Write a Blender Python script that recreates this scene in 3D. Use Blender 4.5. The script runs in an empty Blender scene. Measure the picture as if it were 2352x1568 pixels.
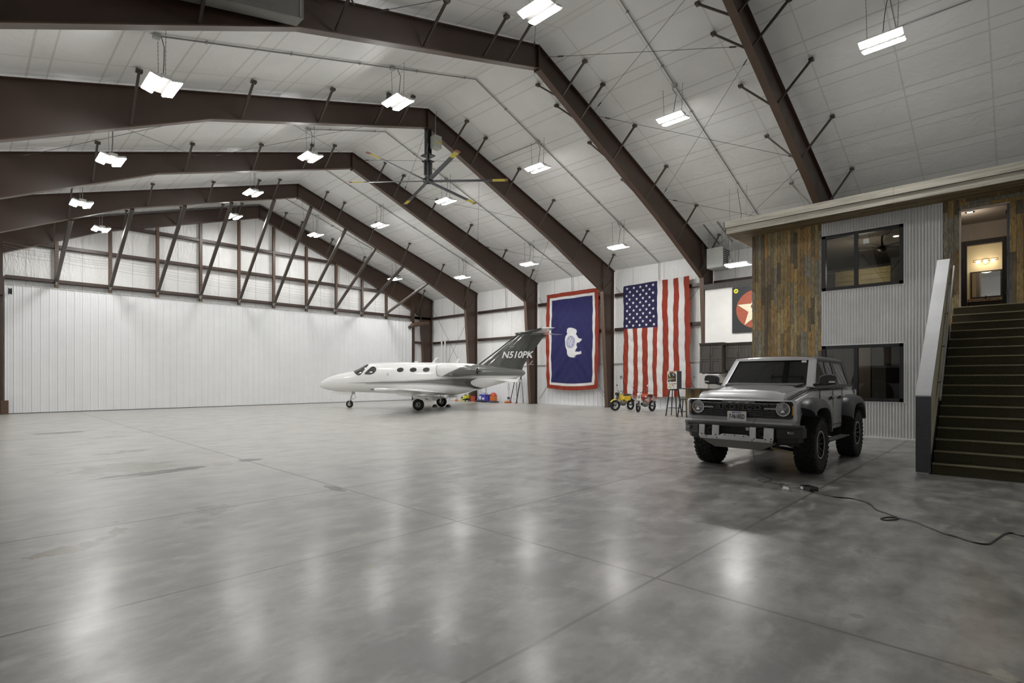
import bpy, bmesh, math, random
from mathutils import Vector, Matrix
random.seed(7)
SC = bpy.context.scene
COL = SC.collection
PI = math.pi
R = math.radians

# ---------------------------------------------------------------- materials
def _nt(name):
    m = bpy.data.materials.new(name); m.use_nodes = True
    nt = m.node_tree; nt.nodes.clear()
    out = nt.nodes.new('ShaderNodeOutputMaterial'); b = nt.nodes.new('ShaderNodeBsdfPrincipled')
    nt.links.new(b.outputs[0], out.inputs[0])
    return m, nt, b
class NB:
    """tiny node builder"""
    def __init__(s, nt): s.nt = nt
    def n(s, t, **k):
        x = s.nt.nodes.new(t)
        for a, v in k.items(): setattr(x, a, v)
        return x
    def l(s, a, b): s.nt.links.new(a, b)
    def m(s, op, a, b=None, c=None):
        x = s.n('ShaderNodeMath', operation=op)
        for i, v in enumerate((a, b, c)):
            if v is None: continue
            if isinstance(v, (int, float)): x.inputs[i].default_value = v
            else: s.l(v, x.inputs[i])
        return x.outputs[0]
    def ramp(s, v, a, b, lo=0.0, hi=1.0):
        x = s.n('ShaderNodeMapRange', interpolation_type='SMOOTHSTEP')
        s.l(v, x.inputs[0])
        for i, q in zip((1, 2, 3, 4), (a, b, lo, hi)): x.inputs[i].default_value = q
        return x.outputs[0]
    def coord(s): 
        t = s.n('ShaderNodeTexCoord'); x = s.n('ShaderNodeSeparateXYZ'); s.l(t.outputs['Object'], x.inputs[0])
        return t.outputs['Object'], x.outputs[0], x.outputs[1], x.outputs[2]
    def noise(s, vec, scale, det=4, rough=.5, stretch=None, dist=0):
        if stretch:
            mp = s.n('ShaderNodeMapping'); mp.inputs['Scale'].default_value = stretch; s.l(vec, mp.inputs[0]); vec = mp.outputs[0]
        x = s.n('ShaderNodeTexNoise'); x.inputs['Scale'].default_value = scale; x.inputs['Detail'].default_value = det
        x.inputs['Roughness'].default_value = rough; x.inputs['Distortion'].default_value = dist
        s.l(vec, x.inputs['Vector']); return x.outputs[0]
    def near(s, c, period, off, w0, w1):
        """1 close to the lines c = off + k*period, 0 away from them"""
        f = s.m('FRACT', s.m('DIVIDE', s.m('SUBTRACT', c, off), period))
        d = s.m('MULTIPLY', s.m('MINIMUM', f, s.m('SUBTRACT', 1.0, f)), period)
        return s.ramp(d, w0, w1, 1.0, 0.0)
    def mix(s, f, a, b):
        x = s.n('ShaderNodeMix', data_type='RGBA')
        if isinstance(f, (int, float)): x.inputs[0].default_value = f
        else: s.l(f, x.inputs[0])
        for i, v in ((6, a), (7, b)):
            if isinstance(v, tuple): x.inputs[i].default_value = (*v[:3], 1)
            else: s.l(v, x.inputs[i])
        return x.outputs[2]
    def bump(s, h, strength, dist, bsdf):
        x = s.n('ShaderNodeBump'); x.inputs['Strength'].default_value = strength; x.inputs['Distance'].default_value = dist
        s.l(h, x.inputs['Height']); s.l(x.outputs[0], bsdf.inputs['Normal'])
def pm(name, col, rough=.5, metal=0.0, var=.08, vs=3.0, bump=0.0, bs=40.0, coat=0.0, spec=.5, emis=None, es=0, stretch=None, rv=0.0):
    m, nt, b = _nt(name); N = NB(nt)
    co, x, y, z = N.coord()
    nz = N.noise(co, vs, 5, .6, stretch)
    lo = tuple(max(0, c * (1 - var)) for c in col); hi = tuple(min(1, c * (1 + var)) for c in col)
    N.l(N.mix(N.ramp(nz, .3, .7), lo, hi), b.inputs['Base Color'])
    b.inputs['Roughness'].default_value = rough; b.inputs['Metallic'].default_value = metal
    if rv: N.l(N.ramp(nz, .3, .7, max(0, rough - rv), min(1, rough + rv)), b.inputs['Roughness'])
    b.inputs['Coat Weight'].default_value = coat; b.inputs['Coat Roughness'].default_value = .05
    b.inputs['Specular IOR Level'].default_value = spec
    if bump: N.bump(N.noise(co, bs, 3, .6, stretch), bump, .01, b)
    if emis: b.inputs['Emission Color'].default_value = (*emis, 1); b.inputs['Emission Strength'].default_value = es
    return m
def vcol_mat(name, rough=.4, coat=0.0, bump=0.0, bs=8.0, stretch=None, sheen=0.0):
    m, nt, b = _nt(name); N = NB(nt)
    a = N.n('ShaderNodeAttribute', attribute_name='paint'); co, x, y, z = N.coord()
    nz = N.noise(co, 30, 4, .6, stretch)
    N.l(N.mix(N.ramp(nz, .2, .8, 0.0, .14), a.outputs['Color'], (0.02, .018, .015)), b.inputs['Base Color'])
    b.inputs['Roughness'].default_value = rough; b.inputs['Coat Weight'].default_value = coat
    b.inputs['Coat Roughness'].default_value = .04; b.inputs['Sheen Weight'].default_value = sheen
    if bump: N.bump(N.noise(co, bs, 3, .6, stretch), bump, .03, b)
    return m
def glass_mat(name, tint=(.6, .62, .62), rough=.02, alpha=.35):
    m, nt, b = _nt(name); N = NB(nt)
    nt.nodes.remove(b)
    out = [n for n in nt.nodes if n.type == 'OUTPUT_MATERIAL'][0]
    tr = N.n('ShaderNodeBsdfTransparent'); tr.inputs[0].default_value = (*tint, 1)
    gl = N.n('ShaderNodeBsdfGlossy'); gl.inputs['Roughness'].default_value = rough
    co, x, y, z = N.coord(); nz = N.noise(co, 6, 3)
    fr = N.n('ShaderNodeFresnel'); fr.inputs[0].default_value = 1.5
    f = N.m('ADD', fr.outputs[0], N.ramp(nz, .3, .7, alpha * .1, alpha * .14))
    mx = N.n('ShaderNodeMixShader'); N.l(f, mx.inputs[0]); N.l(tr.outputs[0], mx.inputs[1]); N.l(gl.outputs[0], mx.inputs[2])
    N.l(mx.outputs[0], out.inputs[0]); return m

M = {}
M['steel'] = pm('brown_steel', (.033, .0155, .0085), .42, 0, .16, 1.2, .12, 60, rv=.06)
M['steel_light'] = pm('brown_steel_flange', (.072, .038, .021), .45, 0, .12, 2.0, .1, 60)
M['strut'] = pm('dark_strut_steel', (.05, .038, .03), .35, .2, .15, 2)
M['girt'] = pm('girt_steel', (.035, .018, .012), .4, .1, .2, 3)
M['white_metal'] = pm('white_ribbed_metal', (.74, .75, .765), .38, 0, .02, 1.5, 0, rv=.05)
M['white_paint'] = pm('white_wall_paint', (.74, .73, .70), .7, 0, .03, 2)
M['corr'] = pm('corrugated_zinc', (.62, .63, .62), .36, .25, .05, 2, rv=.06)
M['dark_sheet'] = pm('dim_sheet_metal', (.13, .13, .115), .5, .1, .06, 4)
M['galv'] = pm('galvanized_sheet', (.42, .43, .40), .45, .5, .12, 5)
M['duct'] = pm('painted_sheet_metal', (.36, .37, .34), .5, .1, .06, 4)
M['black'] = pm('black_metal', (.012, .012, .013), .4, 0, .2, 6)
M['matte_black'] = pm('black_plastic', (.014, .014, .015), .55, 0, .25, 12, .3, 200)
M['frame_black'] = pm('black_window_frame', (.008, .008, .010), .4, 0, .2, 6)
M['cable'] = pm('dark_cable', (.06, .06, .06), .5, .3, .1, 6)
M['conduit'] = pm('steel_conduit', (.28, .28, .27), .4, .6, .1, 6)
M['led'] = pm('led_lens', (1, 1, 1), .4, 0, 0, 1, emis=(1, .985, .96), es=150)
M['carpet'] = pm('olive_brown_carpet', (.062, .056, .034), .95, 0, .35, 90, .8, 220, spec=.1)
M['carpet_edge'] = pm('pale_carpet_nosing', (.20, .175, .115), .9, 0, .2, 60, .6, 220, spec=.1)  # nosing strip, paler than the carpet
M['slate'] = pm('slate_post_panel', (.045, .047, .058), .4, 0, .15, 9, stretch=(1, 1, 12))
M['cap'] = pm('brushed_zinc_cap', (.33, .335, .345), .5, .3, .10, 2.5, rv=.05)
M['tan_board'] = pm('tan_board', (.36, .33, .24), .7, 0, .1, 4)
M['dark_wood'] = pm('grey_brown_stained_wood', (.026, .022, .017), .55, 0, .5, 2.2, .3, 60, stretch=(1, 9, 1))
M['pine'] = pm('yellow_pine', (.42, .33, .13), .5, 0, .25, 2, stretch=(1, 1, 9))
M['chrome'] = pm('chrome', (.75, .75, .75), .12, 1, .03, 4)
M['alu'] = pm('grey_aluminium', (.5, .5, .5), .35, .9, .08, 6)
M['rubber'] = pm('tyre_rubber', (.014, .014, .0135), .8, 0, .3, 20, .4, 120, spec=.3)
M['yellow'] = pm('yellow_paint', (.80, .55, .02), .35, 0, .05, 5, coat=.3)
M['safety'] = pm('safety_yellow', (.62, .52, .04), .5, 0, .08, 5)
M['red_tip'] = pm('dark_red_plastic', (.20, .06, .03), .5, 0, .1, 5)
M['fan_blue'] = pm('blue_black_aerofoil', (.022, .026, .036), .28, .3, .15, 4)
M['orange'] = pm('orange_plastic', (.55, .13, .02), .45, 0, .1, 8)
M['red'] = pm('red_plastic', (.42, .045, .02), .4, 0, .1, 8)
M['blue'] = pm('blue_fabric', (.02, .02, .36), .6, 0, .15, 10)
M['lblue'] = pm('pale_blue_plastic', (.30, .40, .62), .5, 0, .1, 8)
M['lime'] = pm('lime_plastic', (.60, .62, .04), .5, 0, .1, 8)
M['white_pl'] = pm('white_plastic', (.72, .72, .70), .45, 0, .05, 8)
M['cream'] = pm('cream_paint', (.72, .66, .46), .5, 0, .08, 3, stretch=(1, 1, 8))
M['sign_red'] = pm('brick_red_paint', (.30, .055, .02), .5, 0, .12, 2, stretch=(1, 1, 8))
M['sign_black'] = pm('sign_black', (.006, .007, .009), .55, 0, .2, 4)
M['sign_yellow'] = pm('badge_yellow', (.72, .72, .02), .5, 0, .05, 4)
M['stainless'] = pm('stainless_steel', (.62, .61, .58), .28, .85, .06, 2, stretch=(8, 8, 1))

# painted silver for the truck, aircraft white, dark glass
M['silver'] = pm('silver_car_paint', (.56, .565, .585), .3, .42, .04, 2, coat=1.0)
M['hardtop'] = pm('charcoal_hardtop', (.060, .062, .066), .6, 0, .15, 30, .3, 220)
M['flare'] = pm('dark_flare_plastic', (.034, .036, .041), .38, .1, .15, 6)
M['skid'] = pm('silver_skid_metal', (.50, .50, .51), .42, .5, .12, 6)
M['car_glass'] = pm('tinted_car_glass', (.008, .009, .009), .03, 0, .2, 3, spec=.45)
M['lamp_glass'] = pm('lamp_reflector', (.16, .16, .17), .15, .7, .5, 40, coat=1)
M['amber'] = pm('amber_lens', (.55, .24, .02), .25, 0, .1, 10, coat=1)
M['plane_white'] = pm('aircraft_white', (.86, .86, .85), .22, 0, .01, 2, coat=.6)
M['plane_dark'] = pm('aircraft_dark_grey', (.060, .064, .060), .2, .35, .12, 8, coat=1)
M['plane_glass'] = pm('aircraft_glass', (.035, .037, .036), .04, 0, .4, 2.5, coat=1)
M['plane_paint'] = vcol_mat('aircraft_livery', .2, .8)
M['glass'] = glass_mat('window_glass', (.62, .64, .64), .01, .3)
M['dark_int'] = pm('dim_interior_wall', (.20, .18, .155), .8, 0, .1, 1)
M['hall_wall'] = pm('taupe_hall_wall', (.42, .36, .30), .8, 0, .05, 2)
M['bath_wall'] = pm('cream_bath_wall', (.70, .62, .45), .8, 0, .04, 2)
M['mirror'] = pm('mirror_glass', (.75, .75, .74), .02, 1, .01, 3)
M['granite'] = pm('speckled_granite', (.34, .26, .20), .3, 0, .8, 25)
M['warm_bulb'] = pm('warm_bulb', (1, .9, .7), .4, 0, 0, 3, emis=(1, .78, .45), es=14)
M['down_bulb'] = pm('downlight_bulb', (1, .95, .85), .4, 0, 0, 3, emis=(1, .9, .75), es=25)
M['slate_door'] = pm('blue_grey_door', (.06, .07, .10), .5, 0, .1, 3)

def wood_planks_mat():
    m, nt, b = _nt('reclaimed_barn_wood'); N = NB(nt)
    a = N.n('ShaderNodeAttribute', attribute_name='paint'); co, x, y, z = N.coord()
    vec = N.n('ShaderNodeVectorMath', operation='ADD'); N.l(co, vec.inputs[0]); N.l(a.outputs['Color'], vec.inputs[1])
    g = N.noise(vec.outputs[0], 5, 6, .65, (14, 14, 1.3), .6)
    g2 = N.noise(vec.outputs[0], 2.2, 4, .6, (3, 3, 1))
    dark = N.mix(N.ramp(g, .38, .62, 0, .75), a.outputs['Color'], (.03, .022, .012))
    c2 = N.mix(N.ramp(g2, .52, .75, 0, .55), dark, (.20, .15, .075))
    N.l(c2, b.inputs['Base Color']); b.inputs['Roughness'].default_value = .68
    N.bump(g, .5, .01, b); return m
M['barn'] = wood_planks_mat()
M['fascia'] = pm('whitewashed_board', (.36, .335, .27), .6, 0, .3, 2.5, .4, 60, stretch=(1.2, .35, 7))

def floor_mat():
    m, nt, b = _nt('polished_concrete'); N = NB(nt)
    co, x, y, z = N.coord()
    big = N.noise(co, .30, 4, .55); mid = N.noise(co, 1.3, 6, .62); tro = N.noise(co, 2.0, 5, .60, (1.0, 1.9, 1), .2); fine = N.noise(co, 16, 3, .6)
    base = N.mix(N.ramp(big, .30, .70), (.095, .091, .087), (.215, .208, .197))
    base = N.mix(N.ramp(mid, .38, .62, .0, .75), base, (.25, .243, .229))
    base = N.mix(N.ramp(mid, .30, .50, .7, 0), base, (.075, .072, .068))
    base = N.mix(N.ramp(tro, .48, .72, 0, .85), base, (.33, .322, .30))
    base = N.mix(N.ramp(tro, .28, .52, .75, 0), base, (.075, .072, .068))
    base = N.mix(N.ramp(fine, .35, .75, 0, .22), base, (.10, .096, .09))
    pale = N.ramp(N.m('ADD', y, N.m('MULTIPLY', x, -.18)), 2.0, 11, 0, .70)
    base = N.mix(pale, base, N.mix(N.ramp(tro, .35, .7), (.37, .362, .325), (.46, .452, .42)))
    # sawn joints
    def line(c, v, w): return N.ramp(N.m('ABSOLUTE', N.m('SUBTRACT', c, v)), w * .5, w, 1, 0)
    J = None
    wob = N.m('MULTIPLY', N.m('SUBTRACT', N.noise(co, 3, 3), .5), .012)
    for c, vs in ((y, (-3.0, 2.12, 4.56, 7.15, 13.0, 19.0, 25.0)), (x, (3.86, 9.6, 15.4, 21.2))):
        cc = N.m('ADD', c, wob)
        for v in vs:
            j = line(cc, v, .019); J = j if J is None else N.m('MAXIMUM', J, j)
    base = N.mix(N.m('MULTIPLY', J, .95), base, (.06, .05, .032))
    SH = {q_: N.noise(co, q_, 4, .65) for q_ in (1.5, 3, 5.5, 10)}
    def blob(cx, cy, rl, rw, an, col, stg, ns, th, base, hatch=0, soft=.10):
        mp = N.n('ShaderNodeMapping', vector_type='TEXTURE')
        mp.inputs['Location'].default_value = (cx, cy, 0); mp.inputs['Rotation'].default_value = (0, 0, R(an)); mp.inputs['Scale'].default_value = (rl, rw, 1)
        N.l(co, mp.inputs[0]); ln = N.n('ShaderNodeVectorMath', operation='LENGTH'); N.l(mp.outputs[0], ln.inputs[0])
        v = N.m('SUBTRACT', SH[min(SH, key=lambda q_: abs(q_ - ns))], N.m('MULTIPLY', N.m('SUBTRACT', ln.outputs['Value'], .6), .5))
        k = N.ramp(v, th, th + soft, 0, stg)
        if hatch:
            sp = N.n('ShaderNodeSeparateXYZ'); N.l(mp.outputs[0], sp.inputs[0])
            k = N.m('MULTIPLY', k, N.near(sp.outputs[0], hatch, 0, hatch * .18, hatch * .34))
        return N.mix(k, base, col)
    OLV = (.11, .095, .04)
    for q in ((.68, 6.43, .36, .15, 12, (.12, .10, .045), 1, 6, .38), (.98, 6.60, .30, .10, 35, OLV, .8, 9, .46), (1.14, 6.86, .20, .13, 60, OLV, .8, 11, .48)):
        base = blob(*q, base, 0, .04)
    base = blob(.84, 6.50, .05, .12, 0, (.045, .035, .012), .9, 3, .35, base, 0, .03)
    for q in ((2.15, 7.12, .28, .30, 62, (.035, .032, .026), 1, 5, .34, .16), (1.84, 6.66, .14, .20, 62, (.08, .075, .06), .8, 8, .42, .25), (1.80, 6.35, .10, .14, 62, (.09, .085, .07), .7, 12, .46, .3),
              (2.62, 14.15, .26, .42, 80, (.04, .037, .03), .95, 5, .36, .16), (2.22, 14.0, .2, .40, 80, (.04, .037, .03), .95, 5, .38, .2), (2.98, 18.1, .3, .5, 80, (.09, .085, .07), .8, 6, .42, .2), (2.55, 17.9, .3, .4, 80, (.09, .085, .07), .8, 6, .45, .2),
              (4.25, 14.35, .2, .3, 80, (.09, .085, .07), .75, 6, .42, .25), (2.0, 11.7, .8, .9, 20, (.13, .125, .10), .55, 3, .36, .14)):
        base = blob(*q[:9], base, q[9], .12)
    for q in ((2.25, 10.62, .95, .24, 8, (.045, .042, .033), 1.0, 2, .30), (1.7, 10.5, .4, .12, 0, (.36, .355, .33), .8, 3, .36), (2.1, 11.5, 1.0, 1.1, 20, (.17, .16, .11), .5, 2, .38), (3.98, 10.92, .32, .26, 6, (.035, .032, .026), 1, 4, .34), (3.4, 10.8, .5, .4, 0, (.18, .165, .09), .55, 3, .42),
              (2.0, 20.4, .75, .45, 0, (.07, .066, .055), .9, 2, .36), (1.2, 15.0, .5, .2, 0, (.16, .15, .11), .6, 3, .42), (3.78, 7.2, .10, .42, 0, (.05, .046, .036), 1, 4, .33), (4.0, 19.0, .4, .25, 0, (.16, .15, .12), .6, 3, .4),
              (2.42, 4.0, .10, .05, 20, (.17, .15, .07), .7, 9, .42), (7.3, .16, .22, .10, 20, (.36, .35, .28), .6, 6, .42), (3.9, .08, .14, .09, 20, (.38, .37, .30), .6, 8, .42), (9.4, .15, .35, .12, 20, (.30, .29, .23), .5, 5, .45), (1.2, 7.28, .03, .03, 0, (.02, .02, .02), .9, 3, .3),
              (5.0, 3.4, .9, .6, 30, (.085, .083, .079), .6, 3, .44), (6.9, 3.1, .7, .4, 0, (.085, .083, .079), .6, 4, .46), (3.3, 2.9, .8, .5, 60, (.095, .092, .09), .6, 3, .44), (1.95, 2.4, .35, .25, 60, (.085, .083, .08), .7, 4, .44), (15.5, 21.0, 3.2, 1.6, 30, (.20, .205, .21), .55, 1, .38)):
        base = blob(*q, base, 0, .16)
    # small damp spots
    vo = N.n('ShaderNodeTexVoronoi'); vo.inputs['Scale'].default_value = 3.4; vo.inputs['Randomness'].default_value = 1; N.l(co, vo.inputs['Vector'])
    sp = N.m('MULTIPLY', N.ramp(N.m('ADD', vo.outputs[0], N.m('MULTIPLY', N.m('SUBTRACT', N.noise(co, 14, 2), .5), .12)), .10, .17, .55, 0), N.ramp(N.noise(co, .8, 2), .52, .60))
    sp = N.m('MULTIPLY', sp, N.ramp(y, 3.5, 6, 1, 0))
    base = N.mix(sp, base, (.085, .083, .08))
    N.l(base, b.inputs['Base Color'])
    N.l(N.m('ADD', N.ramp(tro, .3, .75, .30, .38), N.ramp(mid, .35, .65, .07, 0)), b.inputs['Roughness'])
    b.inputs['Specular IOR Level'].default_value = .5; b.inputs['Coat Weight'].default_value = .22; b.inputs['Coat Roughness'].default_value = .19
    N.bump(N.noise(co, 2.5, 3, .5), .05, .02, b); return m
M['floor'] = floor_mat()

def insulation_mat(name, ax, kind):
    """white vinyl-faced blanket: pillowed between seams. ax = 'x' roof, wall planes use other axes"""
    m, nt, b = _nt(name); N = NB(nt)
    co, x, y, z = N.coord()
    if kind == 'roof': a, pa, oa, c, pc, oc = x, 1.37, 1.05, y, 1.88, 13.75 - 1.88 * 8
    elif kind == 'side': a, pa, oa, c, pc, oc = y, 1.85, .6, z, 40, -10
    else: a, pa, oa, c, pc, oc = x, 2.05, 2.1, z, 40, -10
    l1 = N.near(a, pa, oa, .008, .035); l2 = N.near(c, pc, oc, .006, .03)
    seam_lines = N.m('MAXIMUM', N.m('MULTIPLY', l1, .85), N.m('MULTIPLY', l2, .7))  # seam lines, drawn darker than the vinyl
    if kind == 'roof': seam_lines = N.m('MAXIMUM', seam_lines, N.m('MULTIPLY', N.near(a, pa, oa + .36, .006, .03), .8))
    big = N.noise(co, .4, 4, .6)
    col = N.mix(N.ramp(big, .3, .7), (.77, .765, .75), (.85, .845, .83))
    col = N.mix(N.m('MULTIPLY', seam_lines, .55), col, (.36, .34, .28))
    N.l(col, b.inputs['Base Color'])
    b.inputs['Roughness'].default_value = .29 if kind != 'roof' else .42
    pil = N.m('MULTIPLY', N.m('SUBTRACT', 1, N.near(a, pa, oa, 0, .45)), .5)
    pil2 = N.m('MULTIPLY', N.m('SUBTRACT', 1, N.near(c, pc, oc, 0, .5)), .5)
    st = (1, 1, 1) if kind == 'roof' else ((1, 4, 1) if kind == 'side' else (4, 1, 1))
    wr = N.noise(co, 1.6, 4, .55, st, 1.0)
    h = N.m('ADD', N.m('ADD', pil, pil2), N.m('MULTIPLY', wr, 1.0 if kind == 'roof' else 2.2))
    N.bump(h, .55, .06, b)
    return m
M['roof_ins'] = insulation_mat('roof_insulation_vinyl', 'x', 'roof')
M['side_ins'] = insulation_mat('side_wall_insulation_vinyl', 'y', 'side')
M['end_ins'] = insulation_mat('end_wall_insulation_vinyl', 'x', 'end')

# ---------------------------------------------------------------- mesh helpers
def obj(name, bm, mats, parent=None, smooth=True, ang=35, world=True, label=None, bevel=0):
    if parent is not None and world: bm.transform(INV[parent.name])
    bm.normal_update()
    if smooth:
        ca = math.cos(R(ang))
        for f in bm.faces: f.smooth = True
        for e in bm.edges:
            if len(e.link_faces) == 2 and e.link_faces[0].normal.dot(e.link_faces[1].normal) < ca: e.smooth = False
    me = bpy.data.meshes.new(name); bm.to_mesh(me); bm.free()
    for mm in (mats if isinstance(mats, (list, tuple)) else [mats]): me.materials.append(M[mm] if isinstance(mm, str) else mm)
    o = bpy.data.objects.new(name, me); COL.objects.link(o)
    if parent is not None: o.parent = parent
    if bevel:
        bv = o.modifiers.new('edge', 'BEVEL'); bv.width = bevel; bv.segments = 2; bv.limit_method = 'ANGLE'; bv.angle_limit = R(40)
    if label: o['label'] = label
    INV[o.name] = INV[parent.name] if parent is not None else Matrix.Identity(4)
    return o
INV = {}
def tag(o, label, cat, group=None, kind=None):
    o['label'] = label; o['category'] = cat
    if group: o['group'] = group
    if kind: o['kind'] = kind
    return o
def thing(name, label, cat, loc=(0, 0, 0), rotz=0, group=None):
    o = bpy.data.objects.new(name, None); COL.objects.link(o); o.location = loc; o.rotation_euler = (0, 0, rotz)
    o.empty_display_size = .2
    INV[o.name] = (Matrix.Translation(loc) @ Matrix.Rotation(rotz, 4, 'Z')).inverted()
    return tag(o, label, cat, group)
def local(t):   # parts of this thing are given in its own coordinates
    INV[t.name] = Matrix.Identity(4); return t
def struct(name, bm, mats, **k):
    o = obj(name, bm, mats, **k); o['kind'] = 'structure'; return o
def B(): return bmesh.new()
def box(bm, a, b, mi=0, mat=None):
    x0, y0, z0 = a; x1, y1, z1 = b
    vs = [bm.verts.new(p) for p in ((x0, y0, z0), (x1, y0, z0), (x1, y1, z0), (x0, y1, z0), (x0, y0, z1), (x1, y0, z1), (x1, y1, z1), (x0, y1, z1))]
    if mat is not None:
        for v in vs: v.co = mat @ v.co
    fs = []
    for q in ((3, 2, 1, 0), (4, 5, 6, 7), (0, 1, 5, 4), (1, 2, 6, 5), (2, 3, 7, 6), (3, 0, 4, 7)):
        f = bm.faces.new([vs[i] for i in q]); f.material_index = mi; fs.append(f)
    return fs
def bar(bm, p, q, w, h, mi=0, up=(0, 0, 1)):
    """rectangular bar between two points"""
    p = Vector(p); q = Vector(q); d = (q - p); L = d.length; d.normalize()
    up = Vector(up); s = d.cross(up)
    if s.length < 1e-4: s = d.cross(Vector((0, 1, 0)))
    s.normalize(); u = s.cross(d)
    vs = []
    for e in (p, q):
        for a, c in ((-1, -1), (1, -1), (1, 1), (-1, 1)): vs.append(bm.verts.new(e + s * (a * w / 2) + u * (c * h / 2)))
    for qd in ((0, 1, 2, 3), (7, 6, 5, 4), (0, 4, 5, 1), (1, 5, 6, 2), (2, 6, 7, 3), (3, 7, 4, 0)):
        f = bm.faces.new([vs[i] for i in qd]); f.material_index = mi
def tube(bm, pts, r, n=8, mi=0, cap=True):
    pts = [Vector(p) for p in pts]; rings = []
    rr = r if isinstance(r, (list, tuple)) else [r] * len(pts)
    prev = None
    for i, p in enumerate(pts):
        d = (pts[min(i + 1, len(pts) - 1)] - pts[max(i - 1, 0)]).normalized()
        if prev is None:
            s = d.cross(Vector((0, 0, 1)))
            if s.length < 1e-3: s = d.cross(Vector((0, 1, 0)))
        else: s = prev - d * prev.dot(d)
        s.normalize(); prev = s; u = d.cross(s)
        rings.append([bm.verts.new(p + (s * math.cos(2 * PI * k / n) + u * math.sin(2 * PI * k / n)) * rr[i]) for k in range(n)])
    for a, b in zip(rings, rings[1:]):
        for k in range(n):
            f = bm.faces.new((a[k], a[(k + 1) % n], b[(k + 1) % n], b[k])); f.material_index = mi
    if cap:
        for rg in (rings[0], rings[-1]):
            try: f = bm.faces.new(rg); f.material_index = mi
            except ValueError: pass
def lathe(bm, prof, origin=(0, 0, 0), axis='z', n=24, mi=0, mi_f=None):
    """prof: list of (radius, height)"""
    o = Vector(origin); rings = []
    for r, h in prof:
        rg = []
        for k in range(n):
            a = 2 * PI * k / n; c, s = math.cos(a) * r, math.sin(a) * r
            v = {'z': (c, s, h), 'y': (c, h, s), 'x': (h, c, s)}[axis]
            rg.append(bm.verts.new(o + Vector(v)))
        rings.append(rg)
    for i, (a, b) in enumerate(zip(rings, rings[1:])):
        for k in range(n):
            f = bm.faces.new((a[k], a[(k + 1) % n], b[(k + 1) % n], b[k])); f.material_index = mi if mi_f is None else mi_f(i)
    for rg in (rings[0], rings[-1]):
        if 1e-5 < (rg[0].co - rg[n // 2].co).length < .10:
            f = bm.faces.new(rg); f.material_index = mi
def prism(bm, poly, f0, f1, mi=0):
    """poly: 2D points; f0/f1 map a 2D point to 3D for both ends"""
    a = [bm.verts.new(f0(*p)) for p in poly]; b = [bm.verts.new(f1(*p)) for p in poly]; n = len(poly)
    for q in (a, list(reversed(b))):
        f = bm.faces.new(q); f.material_index = mi
    for k in range(n):
        f = bm.faces.new((a[k], b[k], b[(k + 1) % n], a[(k + 1) % n])); f.material_index = mi
def fixn(bm): bmesh.ops.recalc_face_normals(bm, faces=bm.faces[:]); return bm
def loft(bm, secs, mi=0, closed=True, caps=True):
    rings = [[bm.verts.new(p) for p in s] for s in secs]; n = len(rings[0])
    for a, b in zip(rings, rings[1:]):
        for k in range(n if closed else n - 1):
            f = bm.faces.new((a[k], a[(k + 1) % n], b[(k + 1) % n], b[k])); f.material_index = mi
    if caps and closed:
        for rg in (rings[0], rings[-1]):
            f = bm.faces.new(rg); f.material_index = mi
    return rings
def ball(bm, c, r, mi=0, sub=2, sc=(1, 1, 1)):
    g = bmesh.ops.create_icosphere(bm, subdivisions=sub, radius=r)
    for v in g['verts']: v.co = Vector((v.co.x * sc[0], v.co.y * sc[1], v.co.z * sc[2])) + Vector(c)
    for f in {f for v in g['verts'] for f in v.link_faces}: f.material_index = mi
def text_bm(s, size, depth=.003, mat=None, shear=0, spacing=1.0, xs=1.0):
    cu = bpy.data.curves.new('lettering', 'FONT'); cu.body = s; cu.size = size; cu.extrude = depth; cu.align_x = 'CENTER'; cu.align_y = 'CENTER'
    cu.shear = shear; cu.space_character = spacing; cu.offset = size * .022; cu.resolution_u = 3
    o = bpy.data.objects.new('lettering', cu); COL.objects.link(o)
    bpy.context.view_layer.update()
    me = bpy.data.meshes.new_from_object(o.evaluated_get(bpy.context.evaluated_depsgraph_get()))
    bm = bmesh.new(); bm.from_mesh(me); bpy.data.meshes.remove(me)
    bpy.data.objects.remove(o); bpy.data.curves.remove(cu)
    bm.transform(Matrix.Diagonal((xs, 1, 1, 1)))
    if mat is not None: bm.transform(mat)
    return bm
def merge(bm, other, mi=0):
    me = bpy.data.meshes.new('tmp'); other.to_mesh(me); other.free(); n = len(bm.faces)
    bm.from_mesh(me); bpy.data.meshes.remove(me); bm.faces.ensure_lookup_table()
    for f in bm.faces[n:]: f.material_index = mi
def paint_attr(o, fn):
    me = o.data; at = me.color_attributes.new('paint', 'FLOAT_COLOR', 'POINT')
    for i, v in enumerate(me.vertices): at.data[i].color = (*fn(v.co), 1)
def copy_tree(o, parent=None):
    c = o.copy(); COL.objects.link(c); c.parent = parent
    for ch in list(o.children): copy_tree(ch, c)
    return c
def frameM(origin, ux, uy):
    """matrix whose local x,y axes are ux,uy"""
    ux = Vector(ux).normalized(); uy = Vector(uy).normalized(); uz = ux.cross(uy)
    m = Matrix.Identity(4)
    for i, a in enumerate((ux, uy, uz)):
        for k in range(3): m[k][i] = a[k]
    m.translation = Vector(origin); return m

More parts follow.
